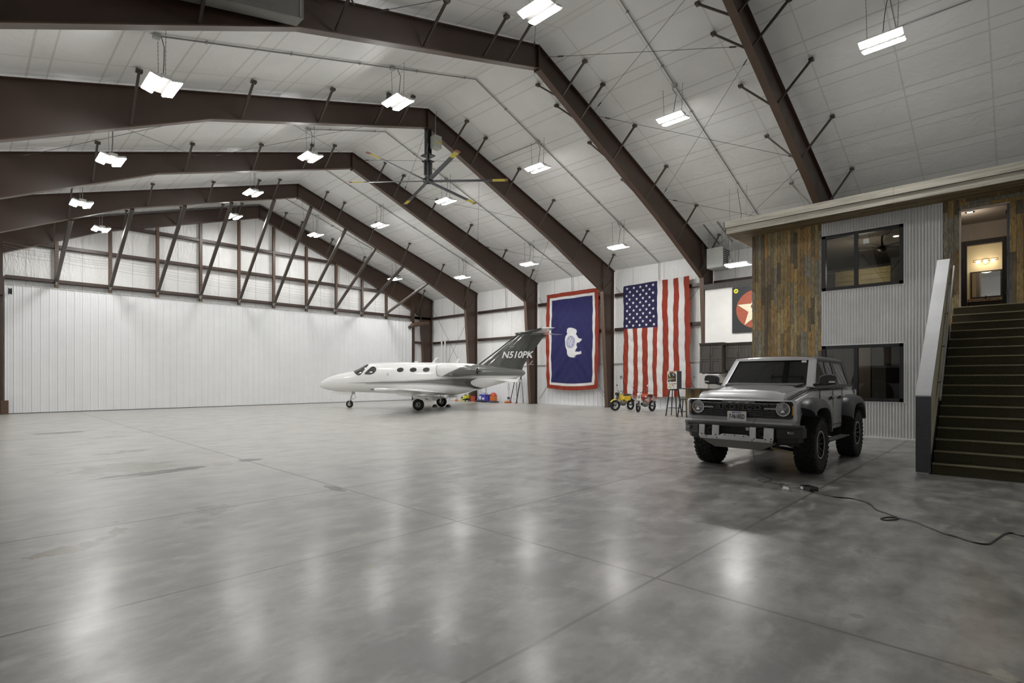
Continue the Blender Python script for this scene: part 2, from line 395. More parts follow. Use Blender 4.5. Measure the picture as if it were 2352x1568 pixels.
# ---------------------------------------------------------------- camera
cam = bpy.data.cameras.new('camera'); co_ = bpy.data.objects.new('camera', cam); COL.objects.link(co_)
co_.location = (0, 0, 1.6); co_.rotation_euler = (R(90), 0, -R(46.1))
cam.sensor_width = 36; cam.lens = 1218 / 2352 * 36; cam.shift_y = 85 / 2352; cam.clip_end = 200; cam.clip_start = .05
SC.camera = co_
SC.view_settings.view_transform = 'Standard'; SC.view_settings.look = 'None'; SC.view_settings.exposure = 0.0; SC.view_settings.gamma = 1.12
w = bpy.data.worlds.new('world'); SC.world = w; w.use_nodes = True
w.node_tree.nodes['Background'].inputs[0].default_value = (.6, .65, .75, 1); w.node_tree.nodes['Background'].inputs[1].default_value = .05
SC.cycles.max_bounces = 6; SC.cycles.diffuse_bounces = 4; SC.cycles.sample_clamp_indirect = 4.0; SC.cycles.adaptive_threshold = .02

# ---------------------------------------------------------------- building dimensions
FY = {1: 5.28, 2: 10.95, 3: 16.59, 4: 22.29, 5: 27.94, 6: 33.14}
XR, ZR = 12.5, 12.0
SL, SR = .305, .337
XL, XW = -1.2, 25.6
Y0, Y1 = -4.0, 33.55
def ztop(x): return ZR - (SL * (XR - x) if x < XR else SR * (x - XR))
def zbot(x):
    P = [(.05, 6.69), (4.9, 8.93), (XR, 11.28), (20.0, 8.33), (24.33, 6.37)]
    for (a, b), (c, d) in zip(P, P[1:]):
        if a - 1e-6 <= x <= c + 1e-6: return b + (d - b) * (x - a) / (c - a)
    return P[0][1] if x < .05 else P[-1][1]
def zceil(x): return ztop(x) + .12
# ---------------------------------------------------------------- shell
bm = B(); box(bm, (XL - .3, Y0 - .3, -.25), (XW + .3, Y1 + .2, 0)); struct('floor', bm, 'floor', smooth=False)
def roof_half(xa, xb, nm):
    bm = B()
    p = [(xa, zceil(xa)), (xb, zceil(xb)), (xb, zceil(xb) + .15), (xa, zceil(xa) + .15)]
    prism(bm, p, lambda a, b: (a, Y0, b), lambda a, b: (a, Y1, b)); fixn(bm)
    return bm
bm = roof_half(XL - .2, XR, ''); merge(bm, roof_half(XR, XW + .25, ''))
struct('ceiling', bm, 'roof_ins', smooth=False)
def end_wall(y, t, nm, mat):
    bm = B()
    P = [(XL, 0), (XW, 0), (XW, zceil(XW)), (XR, zceil(XR)), (XL, zceil(XL))]
    prism(bm, P, lambda a, b: (a, y, b), lambda a, b: (a, y + t, b)); fixn(bm)
    return struct(nm, bm, mat, smooth=False)
end_wall(Y1 - .18, .15, 'wall_back', 'end_ins')
end_wall(Y0, -.15, 'wall_front', 'end_ins')
bm = B(); box(bm, (XW, Y0, 0), (XW + .15, Y1, zceil(XW))); struct('wall_right', bm, 'side_ins', smooth=False)
bm = B(); box(bm, (XL - .15, Y0, 0), (XL, Y1, zceil(XL))); struct('wall_left', bm, 'side_ins', smooth=False)

# ribbed white liner panel along the foot of the flag wall
def ribbed(bm, a0, a1, z0, z1, pitch, f, depth=.022, minor=True, mi=0):
    """f(a, d, z) -> 3D; d = how far it stands off the wall"""
    pr = []; n = int(round((a1 - a0) / pitch)); pitch = (a1 - a0) / n
    for k in range(n):
        a = a0 + k * pitch
        for t, d in ((0, 1), (.045, 1), (.10, 0), (.30, 0), (.33, .2), (.37, .2), (.40, 0), (.60, 0), (.63, .2), (.67, .2), (.70, 0), (.93, 0), (.985, 1)):
            pr.append((a + t * pitch, d * depth))
    pr.append((a1, depth))
    lo = [bm.verts.new(f(a, d, z0)) for a, d in pr]; hi = [bm.verts.new(f(a, d, z1)) for a, d in pr]
    for k in range(len(pr) - 1):
        q = bm.faces.new((lo[k], lo[k + 1], hi[k + 1], hi[k])); q.material_index = mi
bm = B(); ribbed(bm, 10.7, 33.3, 0, 2.42, .305, lambda a, d, z: (XW - .03 - d * 1.5, a, z))
struct('wall_right_wainscot', bm, 'white_metal', smooth=False)
bm = B(); box(bm, (XW - .10, 10.7, 2.40), (XW, 33.3, 2.45)); struct('trim_1', bm, 'galv', smooth=False)

# hangar door: one big bifold leaf with ribbed skin
t = thing('hangar_door', 'huge white ribbed metal hangar door filling the end wall', 'hangar door', (12.37, 33.0, 0))
bm = B(); ribbed(bm, 1.36, 23.38, .03, 5.84, .305, lambda a, d, z: (a, 32.93 - d, z)); fixn(bm)
for f in bm.faces:
    if f.normal.y > 0: f.normal_flip()
obj('door_skin', bm, 'white_metal', t, smooth=False)
bm = B(); box(bm, (1.36, 32.94, .03), (23.38, 33.06, 5.84)); obj('door_core', bm, 'white_metal', t, smooth=False)
bm = B()
for k in range(72): box(bm, (1.4 + k * .305, 32.895, 5.83), (1.4 + k * .305 + .265, 32.925, 5.865))
obj('top_rail', bm, 'galv', t, smooth=False)
bm = B(); box(bm, (1.36, 32.92, .0), (23.38, 33.0, .03)); obj('bottom_seal', bm, 'black', t, smooth=False)
t['category'] = 'hangar door'
# opener arm, pulley, jambs
t = thing('door_opener_beam', 'short brown rounded beam jutting from the upper corner of the hangar door', 'beam', (23.9, 32.75, 5.6))
bm = B(); tube(bm, [(23.2, 32.86, 5.45), (23.35, 32.8, 5.58), (23.9, 32.75, 5.70), (24.75, 32.7, 5.82)], [.10, .16, .17, .15], 12); obj('beam_tube', bm, 'steel_light', t)
bm = B(); ball(bm, (23.15, 32.84, 5.42), .13); obj('pivot', bm, 'girt', t)
t = thing('door_pulley', 'black pulley wheel on a bracket beside the door corner at the frame edge', 'pulley', (1.2, 32.6, 5.5))
bm = B(); lathe(bm, [(.03, -.06), (.16, -.06), (.12, -.02), (.12, .02), (.16, .06), (.03, .06)], (1.52, 32.6, 5.5), 'x', 20); obj('pulley_wheel', bm, 'black', t)
bm = B(); box(bm, (1.05, 32.5, 5.32), (1.33, 32.72, 6.1)); obj('bracket', bm, 'steel', t, smooth=False)
t = thing('door_jamb_post', 'brown steel jamb post closing the far end of the hangar door', 'post', (1.12, 32.9, 0))
bm = B(); box(bm, (.95, 32.78, 0), (1.3, 33.05, 7.35)); obj('post', bm, 'steel', t, smooth=False)
bm = B(); box(bm, (1.22, 32.7, .02), (1.48, 32.82, .62)); obj('latch_bracket', bm, 'steel_light', t, smooth=False)
t = thing('door_jamb_post', 'brown steel jamb post between the hangar door and the corner frame', 'post', (23.55, 33.0, 0))
bm = B(); box(bm, (23.42, 32.95, 0), (23.68, 33.15, 7.6)); obj('post', bm, 'steel', t, smooth=False)
bm = B(); box(bm, (23.68, 33.05, .0), (23.72, 33.12, 7.6)); obj('flange', bm, 'steel_light', t, smooth=False)

# ---------------------------------------------------------------- portal frames
ORD = {1: 'brown steel portal frame whose rafter passes over the two-storey lodge', 2: 'brown steel portal frame whose column stands between the striped flag and the kitchen',
       3: 'brown steel portal frame carrying the big six-blade fan at its apex', 4: 'brown steel portal frame with its column just past the blue flag, over the jet tail',
       5: 'brown steel portal frame that the row of diagonal struts leans from', 6: 'brown steel portal frame standing against the hangar door wall'}
def web(bm, poly, y, t=.012):
    prism(bm, poly, lambda a, b: (a, y - t, b), lambda a, b: (a, y + t, b))
for k, y in FY.items():
    fr = thing('steel_frame', ORD[k], 'steel frame', (XR, y, 0), 0, 'steel portal frames')
    FW = .105
    for side in (-1, 1):
        if side > 0: xs = [XR, 20.0, 24.33]; xe = 25.36
        else: xs = [XR, 4.9, .05]; xe = -.95
        # rafter web + knee
        bm = B()
        top = [(x, ztop(x)) for x in (xs[0], xs[1], xs[2], xe + side * .14)]
        bot = [(x, zbot(x)) for x in xs]
        poly = top + [(xe + side * .0, zbot(xs[2]) + (0 if side > 0 else 0)), ] + bot[::-1]
        web(bm, poly, y)
        for (a, b), (c, d) in list(zip(top, top[1:])): bar(bm, (a, y, b - .01), (c, y, d - .01), 2 * FW, .022, 0)
        fixn(bm); r = obj('rafter', bm, 'steel', fr, smooth=False)
        bm = B()
        for (a, b), (c, d) in zip(bot, bot[1:]): bar(bm, (a, y, b), (c, y, d), 2 * FW, .024)
        obj('bottom_flange', bm, 'steel_light', r, smooth=False)
        for xa_, xb_, za_, zb_ in ((XR - .02 if side < 0 else XR + .001, XR if side < 0 else XR + .02, 11.2, 11.98), (xs[2] - .012, xs[2] + .012, zbot(xs[2]), ztop(xs[2]) - .03), (xe, xe + .02, zbot(xs[2]), ztop(xe) - .03)):
            bm = B(); box(bm, (xa_, y - FW, za_), (xb_, y + FW, zb_)); obj('stiffener_plate', bm, 'steel', r, smooth=False)
        # column
        xb = 24.78 if side > 0 else -.35
        zk = zbot(xs[2])
        bm = B(); web(bm, [(xb, 0), (xe, 0), (xe, zk), (xs[2], zk)], y)
        bar(bm, (xe, y, 0), (xe, y, zk), .02, 2 * FW, up=(0, 1, 0)); fixn(bm)
        c = obj('column', bm, 'steel', fr, smooth=False)
        bm = B(); bar(bm, (xb, y, 0), (xs[2], y, zk), .024, 2 * FW, up=(0, 1, 0)); obj('inner_flange', bm, 'steel_light', c, smooth=False)
        bm = B(); box(bm, (min(xb, xe) - .06, y - .16, 0), (max(xb, xe) + .06, y + .16, .02)); obj('base_plate', bm, 'steel', c, smooth=False)
        bm = B(); bar(bm, (xs[2], y - .03, zk + .02), (xe, y - .03, ztop(xe) - .5), .05, .05); bar(bm, (xs[2], y + .03, zk + .02), (xe, y + .03, ztop(xe) - .5), .05, .05)
        obj('knee_stiffener', bm, 'steel', c, smooth=False)
        # flange braces up to the purlins
        bx = [13.68, 14.68, 16.68, 19.0, 21.65, 24.0] if side > 0 else [.35, 3.03, 5.72, 8.1, 10.15, 11.15]
        for x in bx:
            for s2 in (-1, 1):
                if k == 6 and s2 > 0: continue
                bm = B(); p = (x, y + s2 * .98, ztop(x) + .02); q = (x, y + s2 * .07, zbot(x) + .06)
                bar(bm, p, q, .055, .055); box(bm, (x - .07, p[1] - .06, p[2] - .03), (x + .07, p[1] + .06, p[2] + .04))
                obj('flange_brace', bm, 'strut', fr, smooth=False)

# end wall posts, struts, girts
NTH = ['first', 'second', 'third', 'fourth', 'fifth', 'sixth', 'seventh', 'eighth', 'ninth', 'tenth', 'eleventh']
PX = [3.16, 5.22, 7.25, 9.31, 11.32, 13.33, 15.4, 17.44, 19.39, 21.35]
for i, x in enumerate(PX):
    t = thing('end_wall_post', f'brown steel post above the hangar door, {NTH[9 - i]} counted from the flag wall', 'post', (x, 33.14, 5.9), 0, 'posts above the hangar door')
    bm = B(); zt = zbot(x) - .03
    box(bm, (x - .07, 33.08, 5.86), (x + .07, 33.10, zt)); box(bm, (x - .07, 33.22, 5.86), (x + .07, 33.24, zt)); obj('post_flange', bm, 'steel_light', t, smooth=False)
    bm = B(); box(bm, (x - .008, 33.10, 5.86), (x + .008, 33.22, zt)); obj('post_web', bm, 'steel', t, smooth=False)
SX = [3.11, 5.18, 7.2, 9.22, 11.27, 13.25, 15.29, 17.23, 19.2, 21.1]
for i, x in enumerate(SX):
    t = thing('diagonal_strut', f'dark steel diagonal strut leaning down to the hangar door header, {NTH[9 - i]} from the flag wall', 'strut', (x, 27.94, zbot(x)), 0, 'diagonal struts over the hangar door')
    bm = B(); p = Vector((x, 27.94, zbot(x) - .03)); q = Vector((x + .02, 32.9, 6.22))
    bar(bm, p, q, .15, .14); obj('strut_tube', bm, 'strut', t, smooth=False, bevel=.02)
    bm = B(); bar(bm, q + Vector((0, -.05, .05)), q + Vector((0, .18, -.12)), .06, .16); obj('clevis', bm, 'galv', t, smooth=False)
gi = 1
for z, xa, xb in ((6.2, 1.3, 25.4), (7.85, 2.0, 21.8), (9.32, 5.2, 18.2)):
    for a, b in zip([xa] + PX + [xb], PX + [xb]):
        a, b = max(a, xa), min(b, xb)
        if b - a < .4: continue
        gi += 1
        bm = B(); box(bm, (a + .08, 33.12, z - .07), (b - .08, 33.34, z - .055)); box(bm, (a + .08, 33.12, z - .07), (b - .08, 33.135, z + .10)); box(bm, (a + .08, 33.12, z + .09), (b - .08, 33.34, z + .10))
        struct(f'trim_{gi}', bm, 'girt', smooth=False)
for z, ys in ((6.25, (FY[1], FY[2], FY[3], FY[4], FY[5], FY[6])), (4.33, (FY[1], FY[2], FY[3], FY[4], FY[5], FY[6]))):
    for a, b in zip(ys, ys[1:]):
        gi += 1
        bm = B(); x = XW - .20
        box(bm, (x, a + .12, z - .08), (XW - .01, b - .12, z - .065)); box(bm, (x, a + .12, z - .08), (x + .015, b - .12, z + .09)); box(bm, (x, a + .12, z + .08), (XW - .01, b - .12, z + .09))
        struct(f'trim_{gi}', bm, 'girt', smooth=False)
for z in (6.2, 4.33, 2.42):   # short girts right of the hangar door
    gi += 1
    bm = B(); box(bm, (23.7, 33.12, z - .07), (25.4, 33.3, z + .09)); struct(f'trim_{gi}', bm, 'girt', smooth=False)

# slack control cables strung above the door
t = thing('door_cable_run', 'bundle of thin steel cables sagging along the wall above the hangar door', 'cable', (12, 33.0, 7))
for j, (z0, z1, sg) in enumerate(((7.75, 6.95, .12), (7.6, 6.8, .16), (7.5, 6.6, .2), (7.4, 6.45, .14), (7.25, 6.4, .22))):
    for (a, b) in zip([1.3] + PX, PX + [23.4]):
        bm = B(); pts = []
        for q in range(9):
            u = q / 8; x = a + (b - a) * u; g = (x - 1.3) / 22.1
            pts.append((x, 33.0, z0 + (z1 - z0) * g * 1.0 - sg * 4 * u * (1 - u) * .4))
        tube(bm, pts, .006, 5); obj('cable', bm, 'conduit', t)

# ---------------------------------------------------------------- high bay lights
rows = [('lowest row opposite the flags', [(13.8, 3.1, 8.1), (19.4, 3.07, 8.04), (25.1, 3.09, 8.05), (30.5, 4.46, 8.44)]),
        ('row just beyond the ridge', [(8.1, 9.34, 10.15), (13.8, 9.29, 10.05), (19.4, 9.16, 9.95), (25.1, 9.17, 9.98), (30.5, 10.16, 10.27)]),
        ('flag-side row under the ridge', [(2.4, 15.17, 9.58), (8.1, 15.87, 9.93), (13.8, 15.8, 9.89), (19.4, 15.7, 9.86), (25.1, 15.76, 9.89), (30.5, 14.73, 10.18)]),
        ('row beside the flag wall', [(8.1, 21.3, 6.08), (13.8, 21.6, 7.81), (19.4, 21.5, 7.83), (25.1, 21.63, 7.88), (30.5, 20.3, 8.3)])]
def make_light(x, y, z, label):
    t = thing('high_bay_light', label, 'ceiling light', (x, y, z), 0, 'twin panel high bay lights')
    bm = B()
    box(bm, (x - .10, y - .40, z + .02), (x + .10, y + .40, z + .10))
    for s in (-1, 1):
        m = Matrix.Translation((x + s * .20, y, z)) @ Matrix.Rotation(-s * R(14), 4, 'Y')
        box(bm, (-.115, -.43, .0), (.115, .43, .035), mat=m)
        for q in range(8): box(bm, (-.11, -.42 + q * .115, .035), (.11, -.41 + q * .115, .06), mat=m)
    obj('housing', bm, 'white_pl', t, smooth=False)
    for s in (-1, 1):
        m = Matrix.Translation((x + s * .20, y, z)) @ Matrix.Rotation(-s * R(14), 4, 'Y')
        bm = B(); box(bm, (-.10, -.41, -.018), (.10, .41, -.001), mat=m); obj('lens', bm, 'led', t, smooth=False)
    zc = zceil(x)
    for s in (-1, 1):
        bm = B(); n = max(4, int((zc - z - .1) / .09))
        tube(bm, [(x, y + s * .3, z + .1), (x + .0, y + s * .34, zc)], .006, 5)
        for q in range(n):
            u = (q + .5) / n; box(bm, (x - .008, y + s * (.3 + .04 * u) - .008, z + .1 + (zc - z - .1) * u), (x + .008, y + s * (.3 + .04 * u) + .008, z + .13 + (zc - z - .1) * u))
        obj('hanging_chain', bm, 'conduit', t, smooth=False)
    bm = B(); h = zc - z
    tube(bm, [(x + .02, y, z + .1), (x + .03, y - .05, z + .1 + h * .35), (x + .02, y - .12, z + .1 + h * .62), (x, y + .02, zc - .06)], .010, 6)
    obj('power_cord', bm, 'cable', t)
    return t
for rn, L in rows:
    n = len(L)
    for i, (y, x, z) in enumerate(L):
        make_light(x, y, z, f'twin-panel LED high bay light, {NTH[n - 1 - i]} from the hangar door, {rn}')

# conduits with junction boxes: one per bay, over the roof and down the flag wall
for y, xa, nm in ((8.0, 12.5, 'over the lodge kitchen bay'), (13.8, 3.0, 'between the fan frame and the frame before it'), (19.5, 9.2, 'in the bay just past the fan'),
                  (25.1, 9.0, 'in the bay before the diagonal struts'), (30.5, 4.4, 'in the last bay before the hangar door')):
    t = thing('ceiling_conduit', f'thin steel conduit crossing the insulated ceiling {nm}', 'conduit', (xa, y, zceil(xa)))
    xs = [xa] + ([XR] if xa < XR - .1 else []) + [25.45]
    pts = [(x, y, zceil(x) - .045) for x in xs] + ([(25.5, y, 6.0)] if y > 11 else [])
    bm = B()
    for a, b in zip(pts, pts[1:]): tube(bm, [a, b], .018, 6)
    for x in range(int(xa) + 1, 25, 2): box(bm, (x - .02, y - .04, zceil(x) - .065), (x + .02, y + .04, zceil(x) - .02))
    obj('conduit_pipe', bm, 'conduit', t)
    for x in (3.0, 9.1, 15.8, 21.7):
        if x < xa - .2 or (y < 9 and x > 20): continue
        bm = B(); box(bm, (x - .07, y - .07, zceil(x) - .10), (x + .07, y + .07, zceil(x) - .01)); obj('junction_box', bm, 'galv', t, smooth=False, bevel=.01)
t = thing('ceiling_conduit', 'thin steel conduit on the ceiling feeding the high bay light over the stairs', 'conduit', (16.75, 1, 10.6))
bm = B(); tube(bm, [(16.75, 2.35, zceil(16.75) - .04), (16.75, -3.5, zceil(16.75) - .04)], .016, 6); tube(bm, [(15.4, 2.35, zceil(15.4) - .04), (16.75, 2.35, zceil(16.75) - .04)], .012, 6); obj('conduit_pipe', bm, 'conduit', t)
t = thing('ceiling_conduit', 'short conduit branch reaching from a junction box toward the fan frame', 'conduit', (15.8, 15.2, 10.9))
bm = B(); tube(bm, [(15.83, 13.8, zceil(15.83) - .05), (15.83, 16.4, zceil(15.83) - .05)], .016, 6); obj('conduit_pipe', bm, 'conduit', t)

# crossed rod bracing under the roof
def xbr(ka, kb, x0, x1, label):
    t = thing('cross_brace_rod', label, 'brace rod', ((x0 + x1) / 2, (FY[ka] + FY[kb]) / 2, ztop(x0)), 0, 'crossed roof brace rods')
    for p, q in (((x0, FY[ka]), (x1, FY[kb])), ((x1, FY[ka]), (x0, FY[kb]))):
        a = Vector((p[0], p[1] + .06, ztop(p[0]) - .22)); b = Vector((q[0], q[1] - .06, ztop(q[0]) - .22))
        bm = B(); tube(bm, [a, b], .007, 5); d = (b - a).normalized()
        tube(bm, [a + d * .5, a + d * .68], .022, 6); tube(bm, [b - d * .68, b - d * .5], .022, 6)
        obj('rod', bm, 'cable', t)
for ka, kb, bay in ((1, 2, 'bay by the lodge'), (3, 4, 'bay past the fan'), (5, 6, 'last bay before the hangar door')):
    for x0, x1, seg in ((1.0, 6.3, 'low on the slope opposite the flags'), (6.3, 12.3, 'high on the slope opposite the flags'), (12.7, 15.3, 'beside the ridge'), (15.3, 20.3, 'on the flag-side slope'), (20.3, 25.0, 'above the flag wall')):
        xbr(ka, kb, x0, x1, f'crossed brace rods {seg}, {bay}')
# wall bracing rods right side (bay 5-6) and beside the flags
for (p, q, lb) in (((25.4, 28.1, 6.9), (25.4, 32.9, .5), 'crossed thin rods on the wall between the last two frames'), ((25.43, 16.8, 6.7), (25.43, 22.1, .3), 'crossed thin rods on the wall behind the blue flag')
                   , ((25.43, 11.1, 6.7), (25.43, 16.4, .3), 'crossed thin rods on the wall behind the striped flag')):
    t = thing('wall_brace_rod', lb, 'brace rod', (25.2, (p[1] + q[1]) / 2, 3), 0, 'crossed wall brace rods')
    for a, b in ((p, q), ((p[0], q[1], p[2]), (q[0], p[1], q[2]))):
        bm = B(); tube(bm, [a, b], .012, 5); obj('rod', bm, 'cable', t)

# ---------------------------------------------------------------- the big fan
t = thing('ceiling_fan', 'huge six-blade ceiling fan with yellow blade tips on a black drop column', 'ceiling fan', (12.52, 16.55, 9.22))
FX, FYY = 12.52, 16.55
bm = B(); box(bm, (FX - .1, FYY - .012, 10.22), (FX + .1, FYY + .012, 11.26)); box(bm, (FX - .1, FYY - .1, 10.22), (FX - .085, FYY + .1, 11.26)); box(bm, (FX + .085, FYY - .1, 10.22), (FX + .1, FYY + .1, 11.26))
obj('drop_column', bm, 'black', t, smooth=False)
bm = B(); box(bm, (FX - .2, FYY - .2, 10.18), (FX + .2, FYY + .2, 10.22)); tube(bm, [(FX, FYY, 10.2), (FX, FYY, 10.0)], .05, 12); box(bm, (FX - .17, FYY - .17, 9.96), (FX + .17, FYY + .17, 10.0)); ball(bm, (FX, FYY, 10.1), .075); obj('swivel_bracket', bm, 'black', t, smooth=False)
bm = B(); lathe(bm, [(.12, 9.96), (.135, 9.9), (.135, 9.5), (.12, 9.42), (.12, 9.3)], (FX, FYY, 0), 'z', 20)
for q in range(8):
    a = q * PI / 4; box(bm, (.13, -.02, 9.45), (.16, .02, 9.93), mat=Matrix.Translation((FX, FYY, 0)) @ Matrix.Rotation(a, 4, 'Z'))
obj('motor', bm, 'black', t)
bm = B(); lathe(bm, [(.05, 9.32), (.19, 9.30), (.2, 9.24), (.19, 9.17), (.05, 9.14)], (FX, FYY, 0), 'z', 24)
obj('hub', bm, 'black', t)
for q in range(6):
    a = R(11.7 + 60 * q); mt = Matrix.Translation((FX, FYY, 9.22)) @ Matrix.Rotation(a, 4, 'Z') @ Matrix.Rotation(R(-9), 4, 'X')
    def blade(bm, r0, r1, w, th, mi=0):
        secs = []
        for r in (r0, r1):
            s = []
            for u, v in ((-1, 0), (-.7, .7), (0, 1), (.6, .6), (1, 0), (.5, -.25), (-.5, -.35)): s.append(mt @ Vector((r, u * w, v * th)))
            secs.append(s)
        loft(bm, secs, mi); fixn(bm)
    bm = B(); blade(bm, .12, 2.5, .088, .022); bb = obj('blade', bm, 'fan_blue', t)
    bm = B(); blade(bm, 2.5, 2.97, .09, .024); obj('yellow_tip', bm, 'safety', bb)
    bm = B(); blade(bm, 2.97, 3.08, .10, .032); obj('end_cap', bm, 'red_tip', bb)
bm = B(); box(bm, (FX + .02, FYY - .42, 10.45), (FX + .34, FYY - .11, 10.92)); cbx = obj('control_box', bm, 'duct', t, smooth=False, bevel=.01)
bm = B(); box(bm, (FX + .03, FYY - .435, 10.62), (FX + .33, FYY - .421, 10.66)); obj('warning_strip', bm, 'safety', cbx, smooth=False)
bm = B(); tube(bm, [(FX + .2, FYY - .2, 10.92), (FX + .2, FYY - .2, 11.6), (FX + .25, FYY - .2, 11.95)], .014, 6); tube(bm, [(FX - .1, FYY - .15, 10.6), (FX - .2, FYY - .2, 10.3), (FX - .16, FYY - .15, 9.9)], .01, 6); obj('power_cord', bm, 'conduit', t)

# sheet metal heater housing hung in front of the second frame
t = thing('sheet_metal_housing', 'grey riveted sheet metal housing hanging under the roof at the top edge of the photo', 'housing', (3.2, 10.55, 9))
bm = B(); P = [(.9, 7.85), (4.8, 8.86), (4.8, 9.34), (.9, 8.35)]
prism(bm, P, lambda a, b: (a, 10.45, b), lambda a, b: (a, 10.78, b)); fixn(bm); obj('panel_box', bm, 'dark_sheet', t, smooth=False, bevel=.006)
bm = B()
for q in range(6):
    ball(bm, (4.76, 10.445, 8.9 + q * .08), .008, 0, 1)
for q in range(12): ball(bm, (1.2 + q * .3, 10.445, 8.0 + q * .3 * .259), .008, 0, 1)
box(bm, (4.72, 10.435, 8.86), (4.735, 10.45, 9.33)); obj('rivet_strip', bm, 'galv', t)

# ---------------------------------------------------------------- flags
def cloth(name, label, cat, y0, y1, z0, z1, paint, X, disp, extra=None, res=.021):
    """y0>y1: y0 is the end farther from the camera"""
    ny = int(abs(y1 - y0) / res); nz = int((z1 - z0) / res); bm = B(); V = []
    for j in range(nz + 1):
        row = []
        for i in range(ny + 1):
            u = i / ny; v = j / nz
            y = y0 + (y1 - y0) * u; z = z0 + (z1 - z0) * v
            dx, dy, dz = disp(u, v)
            row.append(bm.verts.new((X - dx, y + dy, z + dz)))
        V.append(row)
    for j in range(nz):
        for i in range(ny): bm.faces.new((V[j][i], V[j][i + 1], V[j + 1][i + 1], V[j + 1][i]))
    if extra: extra(bm, ny, nz)
    o = obj(name, bm, [M['cloth'], M['star_white']], smooth=True, ang=180)
    me = o.data; at = me.color_attributes.new('paint', 'FLOAT_COLOR', 'POINT'); n = 0
    for j in range(nz + 1):
        for i in range(ny + 1):
            at.data[n].color = (*paint(i / ny, j / nz), 1); n += 1
    return tag(o, label, cat)
def cloth_mat():
    m, nt, b = _nt('flag_cloth'); N = NB(nt)
    a = N.n('ShaderNodeAttribute', attribute_name='paint'); co, x, y, z = N.coord()
    N.l(a.outputs['Color'], b.inputs['Base Color']); b.inputs['Roughness'].default_value = .8
    b.inputs['Specular IOR Level'].default_value = .25
    N.bump(N.noise(co, 2.6, 3, .5, (1, 2.2, 1), .8), .7, .09, b); return m
M['cloth'] = cloth_mat(); M['star_white'] = pm('star_white', (.72, .72, .72), .7)
RED = (.22, .024, .010); WHT = (.62, .61, .60); NAVY = (.011, .010, .045); BLUE = (.012, .012, .070)
def us_disp(u, v):
    sag = (1 - v)
    dx = .05 + .045 * math.sin(u * 24 + 1.2 * math.sin(v * 5)) * (.4 + sag * .8) + .03 * math.sin(u * 11 + v * 9) + .014 * math.sin(v * 60 + u * 40 + 2 * math.sin(u * 9))
    dz = -.10 * math.sin(PI * u) * (1 - v) * .8 + (.07 * u * v)
    dy = (1 - v) * (u - .5) * (-.12 if u > .5 else .02) * 1.2 + .015 * math.sin(v * 22 + u * 6)
    return dx, dy, dz
def us_paint(u, v):
    s = min(12, int(u * 13))
    if v > .605 and u < 7 / 13: return NAVY
    return RED if s % 2 == 0 else WHT
def us_extra(bm, ny, nz):
    pass
us = cloth('flag', 'huge red, white and blue striped flag with fifty stars hanging vertically on the wall', 'flag', 15.78, 11.98, .72, 6.66, us_paint, 25.28, us_disp)
for r_ in range(11):
    n = 5 if r_ % 2 == 0 else 4
    for c in range(n):
        pass
bm = B()
W0, H0 = 3.8, 5.94
for r_ in range(11):
    n = 5 if r_ % 2 == 0 else 4
    for c in range(n):
        u = (7 / 13) * ((c + (.62 if n == 5 else 1.1)) / 5.25); v = 1 - .395 * (r_ + .85) / 11.6
        dx, dy, dz = us_disp(u, v)
        cy, cz = 15.78 - W0 * u + dy, .72 + H0 * v + dz
        pts = []
        for q in range(10):
            a = PI / 2 + q * PI / 5; rr = .088 if q % 2 == 0 else .036
            pts.append((25.28 - dx - .022, cy - rr * math.cos(a), cz + rr * math.sin(a)))
        vs = [bm.verts.new(p) for p in pts]; ce = bm.verts.new((25.28 - dx - .022, cy, cz))
        for q in range(10): bm.faces.new((ce, vs[q], vs[(q + 1) % 10]))
so = obj('star', bm, 'star_white', us, smooth=False); so['label'] = 'fifty white five-pointed stars'
BIS = [(19.64, 4.62), (19.5, 4.68), (19.35, 4.67), (19.21, 4.62), (19.08, 4.56), (19.0, 4.48), (19.0, 4.40), (19.07, 4.28), (19.0, 4.18), (18.9, 4.03), (18.84, 4.02), (18.64, 3.97), (18.66, 3.90), (18.78, 3.84), (18.85, 3.77), (19.0, 3.79), (19.02, 3.64), (18.96, 3.50), (19.06, 3.38), (19.1, 3.27), (18.85, 3.24), (18.64, 3.29), (18.72, 3.21), (18.64, 3.18), (18.66, 3.12), (18.80, 3.10), (18.94, 3.09), (19.16, 3.0), (19.02, 2.96), (19.2, 2.93), (19.38, 2.94), (19.55, 3.02), (19.63, 3.15), (19.66, 3.35), (19.76, 3.55), (19.83, 3.8), (19.84, 4.02), (19.78, 4.2), (19.66, 4.32), (19.68, 4.48)]
def inside(px, pz, P):
    c = False; n = len(P)
    for i in range(n):
        (x1, z1), (x2, z2) = P[i], P[(i + 1) % n]
        if (z1 > pz) != (z2 > pz) and px < (x2 - x1) * (pz - z1) / (z2 - z1) + x1: c = not c
    return c
def wy_disp(u, v):
    dx = .05 + .034 * math.sin((u - .5) ** 2 * 46 + v * 20) * (1 - v * .5) + .03 * math.sin(u * 15 + v * 3) + .010 * math.sin(v * 50 + abs(u - .5) * 40)
    return dx, (.5 - u) * .10 * math.sin(PI * v), -.13 * math.sin(PI * u) * (1 - v) + .01 * u
